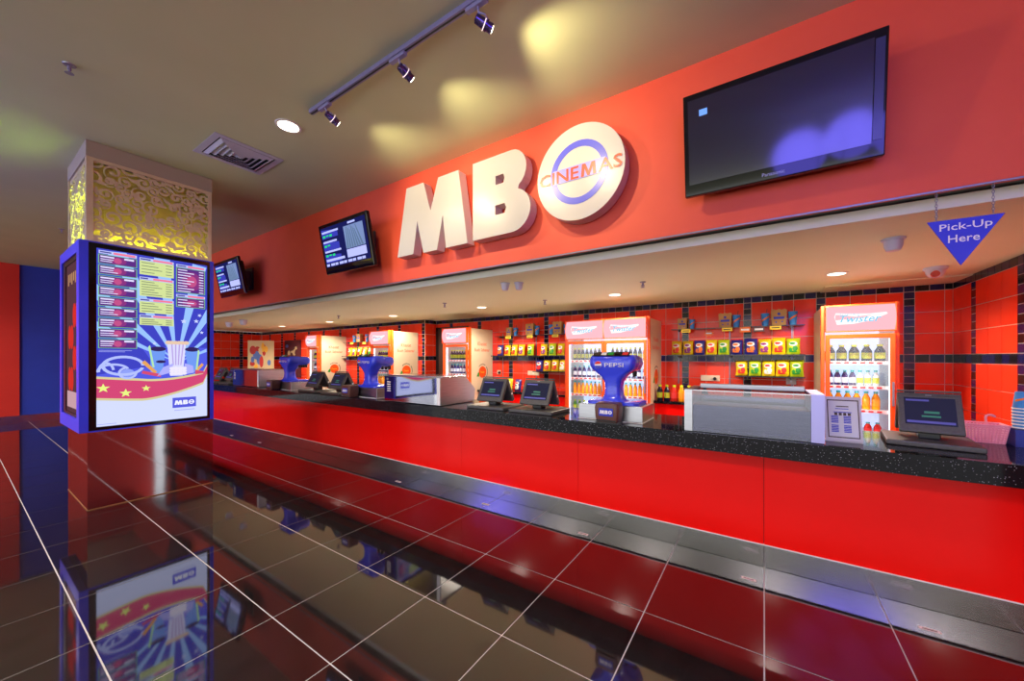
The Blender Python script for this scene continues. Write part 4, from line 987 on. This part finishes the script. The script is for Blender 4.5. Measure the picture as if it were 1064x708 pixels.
# wall sockets
def socket(x, z, w_, plug, l):
    t = thing('wall_socket', l, 'socket', (x, YB-.001, z), group='white wall sockets')
    MB().box(-w_/2, w_/2, -.012, -.001, -.043, .043).build('plate', M_CREAM, t, bevel=.003)
    if plug: MB().lathe([(.024, -.0125), (.024, -.04), (.018, -.05)], 12, c=(w_*.25, 0, -.008), axis='y').build('plug', M_BLACK, t, True)
    else: MB().box(-.012, .012, -.015, -.0125, -.012, .012).build('switch', M_WHITE, t)
socket(-4.62, 1.205, .09, True, 'white wall socket with black plug beside the fridge by the wall step')
socket(-3.783, 1.205, .26, False, 'long blank white socket plate below the middle crisp shelf'); socket(-.677, 1.20, .26, True, 'long white socket plate with black plug below the right crisp shelf'); socket(.31, 1.185, .11, False, 'small white switch plate below the short right crisp shelf')
# sauce bottles on the back counter
sx = [-1.30, -1.20, -1.10, -1.0, -.90, -.80, -.70]
for k, (x, (ju, la, ca)) in enumerate(zip(sx, [('dark','green','yellow'), ('dark','green','yellow'), ('red','red','yellow'), ('orange','orange','yellow'), ('red','orange','yellow'), ('dark','red','teal'), ('dark','red','teal')])):
    bottle_parts(.042, .23, ju, la, ca, (x+.01, 5.60, .8805), '%s drink bottle on the back counter behind the display case, %s from the double fridge' % ({'dark':'dark','red':'red','orange':'amber'}[ju], ORD[k]), 'bottles on the right back counter')
# ------------------------------------------------------------------ far posters
def poster_board(x, y, z0, w_, h_, rz, cols, label, legs):
    t = thing('film_poster_board', label, 'poster', (x, y, z0), rz)
    MB().box(-w_/2, w_/2, 0, .03, 0 if not legs else .0, h_).build('board', cols[0], t)
    fnp = frontY(0); r = random.Random(int(-x*10))
    for k, m in enumerate(cols[1:]):
        mb = MB()
        for q in range(7): flat(mb, fnp, ellipse(r.uniform(-w_*.36, w_*.36), r.uniform(.25, .9)*h_, w_*r.uniform(.05, .13), h_*r.uniform(.03, .09), 14), -.001-.0007*k)
        stuff(mb.build('artwork', m, t))
P1, P2, P3, P4, P5 = (mat('art_sand', S(214,188,140), .6), mat('art_red', S(190,50,40), .6), mat('art_yellow', S(240,180,50), .6), mat('art_blue', S(90,120,190), .6), mat('art_maroon', S(90,36,44), .6))
poster_board(-12.75, 5.02, .002, .66, 2.02, math.radians(52), [P1, P2, P4, P3, P2, P1], 'sand coloured film standee behind the farthest steel warmer', True)
poster_board(-12.35, YL-.045, .9, .95, 1.15, 0, [P5, P4, P1, P5], 'dark film poster on the far back wall behind the farthest dispenser', False)
#=SECTION countertop
# ------------------------------------------------------------------ things on the worktop
ZT = TOP+.0006
# --- till screens
def till(x, y, rz, label, wide=.40, group='till terminals along the worktop'):
    t = thing('till_terminal', label, 'till', (x, y, ZT), rz, group)
    k = wide/.40
    MB().box(-.25*k, .25*k, -.04, .36, 0, .034).build('base', M_DARK, t, bevel=.008)
    MB().box(-.05, .05, .10, .20, .0345, .10).build('stand', M_BLACK, t, bevel=.006)
    lo, hi = (.035, .085), (.15, .325)      # (y, z) of the screen's foot and head
    up = Vector((0, hi[0]-lo[0], hi[1]-lo[1])); L = up.length; up.normalize(); nr = Vector((0, up.z, -up.y))
    fn = lambda a, b, d: tuple(Vector((a, lo[0], lo[1]))+up*b+nr*d)
    W = .17*k
    h_ = MB(); h_.prism(rect(-W, W, 0, L), fn, 0, .03); hs = h_.build('front_screen', M_DARK, t, bevel=.005)
    h_ = MB(); h_.prism(rect(-W+.035*k, W-.035*k, .05, L-.035), fn, -.0025, -.0006); h_.build('display', mat('till_glass', S(22,24,40), .1, emit=S(40,42,70), estr=.45), hs)
    e = MB(); flat(e, fn, rect(-.03*k, .05*k, .125, .14), -.0035); flat(e, fn, rect(-.045*k, .055*k, .10, .112), -.0035); e.build('display_text', mat('till_text', S(40,90,80), .4, emit=S(50,130,100), estr=.4), hs)
    e = MB(); flat(e, fn, rect(-W+.045*k, W-.045*k, .06, .075), -.0035); flat(e, fn, rect(-W+.045*k, 0, L-.06, L-.048), -.0035); stuff(e.build('display_bar', mat('till_bar', S(70,70,150), .4, emit=S(80,80,150), estr=.4), hs))
    e = MB(); flat(e, fn, rect(-.014, .014, L-.024, L-.014), -.001); e.build('badge', M_GREY, hs)
    fb = lambda a, b, d: tuple(Vector((a, .325-lo[0], lo[1]))+Vector((0, -up.y, up.z))*b+Vector((0, -up.z, -up.y))*d)
    h_ = MB(); h_.prism(rect(-W, W, 0, L), fb, 0, .045); rs = h_.build('rear_screen', M_DARK, t, bevel=.008)
    h_ = MB(); h_.prism(rect(-W+.03, W-.03, .04, L-.03), fb, -.0025, -.0006); h_.build('display', M_GLOSSBLACK, rs)
    e = MB(); e.prism(rect(-.012, .012, .08, .10), lambda a, b, d: (W+.0006-d, *fb(0, b, .02+a)[1:]), 0, .0005); e.build('power_button', M_WHITE, rs)
    MB().box(-W, W, .15, .176, .328, .340).build('top_cap', M_DARK, t, bevel=.004)
    return t
till(.875, 3.235, math.radians(-7), 'dark till terminal turned towards the left, at the right end of the worktop', .335)
till(-2.52, 3.10, 0, 'dark till terminal in the middle of the worktop, next to the steel warmer')
till(-1.95, 3.10, 0, 'dark till terminal in the middle of the worktop, next to the nearest dispenser')
till(-6.15, 3.08, 0, 'left one of the two till terminals left of the second dispenser')
till(-5.48, 3.08, 0, 'right one of the two till terminals left of the second dispenser')
till(-10.05, 3.08, 0, 'left one of the two farthest till terminals beside the column')
till(-9.45, 3.08, 0, 'right one of the two farthest till terminals beside the column')
# --- soda dispensers
def rrect(cx, cy, hx, hy, z, r=.35, n=5):
    r = r*min(hx, hy); pts = []
    for qx, qy, a0 in ((1, 1, 0), (-1, 1, PI/2), (-1, -1, PI), (1, -1, 3*PI/2)):
        for k in range(n+1):
            a = a0+PI/2*k/n; pts.append((cx+qx*(hx-r)+r*math.cos(a), cy+qy*(hy-r)+r*math.sin(a), z))
    return pts
def dispenser(x, y, z, label):
    t = thing('drink_dispenser', label, 'drink dispenser', (x, y, z), group='blue drink dispenser towers on the worktop')
    MB().loft([rrect(0, .16, .235, .17, 0), rrect(0, .16, .235, .17, .022), rrect(0, .16, .22, .155, .03)]).build('drip_base', M_PBLUE, t, True)
    prof = [(.031, .120, .10), (.05, .092, .09), (.09, .076, .08), (.15, .070, .075), (.20, .078, .078), (.245, .105, .085), (.285, .155, .092), (.315, .195, .098), (.35, .212, .104), (.39, .215, .104), (.42, .208, .096), (.438, .19, .08)]
    MB().loft([rrect(0, .085+.02*max(0, (q[0]-.25)), q[1], q[2], q[0], .6) for q in prof]).build('tower', M_PBLUE, t, True)
    # head overhanging the staff side
    hd = [(.29, .15, .13), (.31, .185, .15), (.36, .205, .155), (.41, .195, .145), (.43, .17, .12)]
    MB().loft([rrect(0, .205, q[1], q[2], q[0]-.0, .6) for q in hd]).build('head', M_PBLUE, t, True)
    nz = MB()
    for k in range(4): nz.lathe([(.018, .24), (.022, .262), (.022, .2895)], 10, c=(-.12+.08*k, .30, 0))
    nz.build('nozzles', M_BLACK, t, True)
    # flavour strip on the sloping top edge
    fs = lambda a, b, d: (a, -.012+.05*b+d*.4, .418+.035*b-d)
    st = MB(); flat(st, fs, rect(-.165, .165, 0, 1), -.012); so = st.build('flavour_strip', M_BLACK, t)
    for k, m in enumerate((M_DPRINT, M_LABELS['white'], M_GREEN, M_GLOSSBLACK, M_LABELS['red'])):
        e = MB(); flat(e, fs, rect(-.155+.064*k, -.105+.064*k, .2, .85), -.014); e.build('flavour_card', m, so)
    # round emblem and lettering on the customer side
    fe = lambda a, b, d: (a, -.0265+d, b)
    e = MB(); flat(e, fe, ellipse(-.11, .352, .033, .033, 22), 0); em = e.build('round_emblem', M_WPRINT, t)
    e = MB(); flat(e, fe, ellipse(-.11, .352, .032, .032, 16, .35, PI-.1), -.001); e.build('emblem_red', M_RED, em)
    e = MB(); flat(e, fe, ellipse(-.11, .352, .032, .032, 16, PI+.25, 2*PI-.25), -.001); e.build('emblem_blue', M_BPRINT, em)
    lettering('lettering', 'PEPSI', fe, .035, .352, M_LABELS['white'], t, width=.17, height=.034, offset=.006)
    return t
def steel_stand(x0, x1, y0, y1, label):
    t = thing('steel_stand', label, 'stand', ((x0+x1)/2, (y0+y1)/2, ZT), group='steel stands under the dispensers')
    hx, hy = (x1-x0)/2, (y1-y0)/2
    MB().box(-hx, hx, -hy, hy, .006, .135).build('body', M_STEEL, t, bevel=.003)
    MB().box(-hx-.004, hx+.004, -hy-.004, hy+.004, .0, .0055).build('foot_rim', M_WHITE, t)
    MB().box(-hx+.02, hx-.02, -hy+.02, hy-.02, .1355, .138).build('top_tray', M_STEELH, t)
def napkin(x, y, label):
    t = thing('napkin_dispenser', label, 'napkin dispenser', (x, y, ZT), group='brown napkin dispensers')
    MB().loft([rrect(0, 0, .09, .065, .012, .3), rrect(0, 0, .10, .072, .05, .3), rrect(0, 0, .105, .075, .13, .3), rrect(0, 0, .098, .07, .165, .3), rrect(0, 0, .085, .06, .172, .3)]).build('case', M_BROWN, t, True)
    MB().box(-.095, .095, -.07, .07, 0, .0115).build('foot', M_BLACK, t)
    MB().box(-.085, .085, -.081, -.0755, .02, .032).build('slot', M_GLOSSBLACK, t)
    fe = frontY(-.0778)
    e = MB(); e.prism(rect(-.062, .062, .065, .13), fe, 0, .002); lb = e.build('logo_plate', M_BPRINT, t)
    logo(fe, 0, .0975, .108, M_WPRINT, lb, -.0008)
for cx, nx, wh in ((-1.135, -1.115, 'nearest'), (-4.70, -4.90, 'second'), (-7.02, -7.18, 'farthest')):
    steel_stand(cx-.30, cx+.28, 3.10, 3.46, 'low steel stand under the %s blue dispenser' % wh)
    dispenser(cx, 3.12, ZT+.1382, '%s blue drink dispenser tower standing on its low steel stand' % wh)
    napkin(nx, 3.015, 'brown napkin dispenser with blue logo plate in front of the %s blue dispenser' % wh)
# --- steel warmers
def warmer(x0, x1, y0, label, vent=True):
    t = thing('steel_warmer', label, 'warmer', ((x0+x1)/2, y0, ZT), group='steel food warmers'); h = (x1-x0)/2
    mb = MB(); side = [(0, .004), (.58, .004), (.60, .16), (.42, .325), (0, .325)]
    n = len(side); vs = [(-h, a, b) for a, b in side]+[(h, a, b) for a, b in side]
    mb.add(vs, [tuple(range(n)), tuple(range(2*n-1, n-1, -1))]+[(i, (i+1) % n, n+(i+1) % n, n+i) for i in range(n)]); mb.build('body', M_STEEL, t, bevel=.004)
    MB().box(-h+.006, h-.05, -.006, -.0005, .012, .318).build('front_panel', M_MIRROR, t)
    MB().box(h-.048, h-.002, -.006, -.0005, .012, .318).build('corner_post', M_WHITE, t)
    MB().box(-h+.02, h+.02, .02, .40, .326, .338).build('lid', M_STEELH, t, bevel=.003)
    if vent:
        for k in range(5): MB().box(-h+.06, -h+.13, -.009, -.0065, .13+.028*k, .142+.028*k).build('vent_slot', M_WHITE, t)
        MB().lathe([(.014, -.012), (.014, -.0065)], 12, c=(-h+.07, 0, .285), axis='y').build('knob', M_GREY, t)
warmer(-4.10, -3.10, 2.99, 'long steel food warmer in the middle of the worktop')
warmer(-9.0, -7.86, 3.06, 'steel food warmer farthest along the worktop beside the column')
# --- glazed display case
t = thing('display_case', 'low steel and glass display case on the worktop near the right', 'display case', (-.09, 2.985, ZT)); h = .418
MB().box(-h, -h+.055, 0, .46, .004, .315).build('side_panel', M_STEEL, t); MB().box(h-.07, h, 0, .46, .004, .315).build('side_panel', mat('lilac_steel', S(170,168,220), .35, .5), t)
MB().box(-h+.056, h-.071, .02, .46, .004, .03).build('tray', M_STEELH, t); MB().box(-h+.056, h-.071, .40, .44, .0305, .24).build('rear_panel', M_STEELH, t)
MB().box(-h+.056, h-.071, .03, .3, .0305, .20).build('inner_shelf', M_STEEL, t)
MB().box(-h+.056, h-.071, .004, .010, .004, .300).build('front_glass', M_CASEGL, t)
MB().box(-h+.056, h-.071, .012, .46, .3005, .306).build('top_glass', M_CASEGL, t)
MB().box(-h+.07, h-.08, .30, .33, .3065, .345).build('top_rail', M_STEEL, t, bevel=.004)
MB().box(-h+.056, h-.071, .002, .011, .3065, .314).build('glass_edge', M_STEEL, t)
# --- framed notice
t = thing('framed_notice', 'white notice in a clear stand beside the display case', 'notice', (.443, 3.13, ZT), math.radians(4))
up = Vector((0, .06, .285)).normalized(); L = .29
fn = lambda a, b, d: tuple(Vector((a, 0, .008))+up*b+Vector((0, up.z, -up.y))*d)
h_ = MB(); h_.prism(rect(-.095, .095, 0, L), fn, 0, .008); h_.build('frame', mat('frame_grey', S(190,186,196), .3), t)
h_ = MB(); h_.prism(rect(-.082, .082, .02, L-.02), fn, -.001, -.0003); h_.build('dark_mount', M_DPRINT, t)
h_ = MB(); h_.prism(rect(-.076, .076, .027, L-.028), fn, -.0018, -.0012); nb = h_.build('sheet', mat('notice_paper', S(206,208,220), .6), t)
e = MB()
for a, b in ((-.045, .06), (-.045, .12), (.02, .06), (.02, .12)):
    for r in range(5): flat(e, fn, rect(a-.018, a+.02, b+.01*r-.004, b+.01*r+.003), -.0024)
for r in range(2): flat(e, fn, rect(-.05+.01*r, .045-.015*r, .185+.022*r, .19+.022*r), -.0024)
stuff(e.build('notice_print', M_BPRINT, nb))
e = MB()
for k in range(4): flat(e, fn, rect(-.045+.023*k, -.029+.023*k, .166, .184), -.0026)
flat(e, fn, rect(-.035, .03, .222, .229), -.0026)
stuff(e.build('notice_heading', M_DPRINT, nb))
MB().box(-.095, .095, .0, .07, 0, .007).build('foot', mat('frame_grey', S(190,186,196), .3), t)
# --- things at the right end: basket, cup box, stacked cups
t = thing('plastic_basket', 'pink plastic basket with hooked handle at the right end of the worktop', 'basket', (1.20, 3.665, ZT), math.radians(-4))
def taper(mb, hx0, hy0, hx1, hy1, z0, z1, n, thick):
    pass
bw, bd, bh = .115, .075, .12
mb = MB(); mb.box(-bw*.85, bw*.85, -bd*.85, bd*.85, 0, .006)
mb.build('bottom', M_PINK, t)
for k in range(7):       # woven rows
    z = .008+.015*k; s_ = .85+.15*z/bh; mb = MB()
    x, y = bw*s_, bd*s_
    mb.box(-x, x, -y, -y+.004, z, z+.009).box(-x, x, y-.004, y, z, z+.009).box(-x, -x+.004, -y+.004, y-.004, z, z+.009).box(x-.004, x, -y+.004, y-.004, z, z+.009); mb.build('woven_row', M_PINK, t)
mb = MB()
for k in range(15):
    u = -1+2*k/14
    for sy in (-1, 1): mb.tube([(u*bw*.84, sy*bd*.845, .002), (u*bw*.99, sy*bd*.985, bh-.006)], .0035, 5)
for k in range(8):
    u = -1+2*k/7
    for sx_ in (-1, 1): mb.tube([(sx_*bw*.845, u*bd*.84, .002), (sx_*bw*.985, u*bd*.98, bh-.006)], .0035, 5)
mb.build('upright_strands', M_PINK, t)
mb = MB(); x, y = bw+.004, bd+.004; mb.box(-x, x, -y, -y+.010, bh-.01, bh+.002).box(-x, x, y-.010, y, bh-.01, bh+.002).box(-x, -x+.010, -y+.01, y-.01, bh-.01, bh+.002).box(x-.010, x, -y+.01, y-.01, bh-.01, bh+.002); mb.build('rim', M_PINK, t, bevel=.003)
MB().tube([(.02, -.06, bh-.005), (.018, -.06, bh+.04)]+[(.038-.02*math.cos(a), -.06, bh+.045+.02*math.sin(a)) for a in [PI*.9*k/7 for k in range(8)]], .006, 8).build('hook_handle', M_PINK, t, True)
t = thing('carton', 'blue printed carton under the stacked cups at the right end', 'box', (1.47, 3.62, ZT), math.radians(-3))
MB().box(-.15, .15, -.09, .09, 0, .105).build('body', mat('carton_blue', S(40,56,150), .5), t)
MB().box(-.149, .149, -.089, .089, .1052, .108).build('lid', mat('carton_dark', S(24,28,90), .5), t)
e = MB()
for k in range(6): flat(e, frontY(-.0905), ellipse(-.08+.03*k, .045+.02*(k % 3), .014, .012, 10), 0)
e.build('carton_print', M_WPRINT, t)
e = MB(); flat(e, frontY(-.0905), ellipse(-.02, .078, .03, .012, 14), -.0005); e.build('carton_badge', M_OPRINT, t)
def cup_stack(x, y, z, n, s, label):
    t = thing('cup_stack', label, 'cup stack', (x, y, z), group='stacks of paper cups at the right end')
    me = MB().lathe([(.047*s, 0), (.049*s, .004), (.036*s, .115*s), (.034*s, .116*s)], 18).mesh('cup', M_CUP, True)
    cr = MB().lathe([(.0505*s, .002), (.0512*s, .006), (.0505*s, .010)], 18, caps=False).mesh('cup_rim', M_WPRINT, True)
    sw = MB(); vs = []
    for q in range(9):
        a = -PI*.9+q*PI*.8/8; zz = (.05+.04*q/8)*s
        for dz in (0, .014*s): r = (.049-.013*(zz+dz)/(.115*s))*s+.0015; vs.append((r*math.cos(a), r*math.sin(a), zz+dz))
    sw.add(vs, [(2*q, 2*q+2, 2*q+3, 2*q+1) for q in range(8)]); sw = sw.mesh('cup_swirl', M_OPRINT)
    for k in range(n):
        c_ = put('cup', me, t, (0, 0, .02*k)); put('cup_rim', cr, c_)
        if k == n-1: put('cup_swirl', sw, c_)
cup_stack(1.375, 3.61, ZT+.1085, 7, .95, 'shorter stack of upturned blue paper cups on the carton')
cup_stack(1.51, 3.60, ZT+.1085, 9, 1.15, 'taller stack of upturned blue paper cups at the photo edge')
b_ = tag(MB().box(.98, 1.74, 3.735, 4.35, .90, .935).build('wooden_ledge', noisy('ledge_wood', S(214,150,70), S(190,124,56), 6, .5, stretch=(1,8,1))), 'tan wooden ledge behind the pink basket at the right end', 'ledge')
MB().box(1.0, 1.72, 3.78, 4.33, .001, .899).build('ledge_cabinet', M_PANEL, b_)
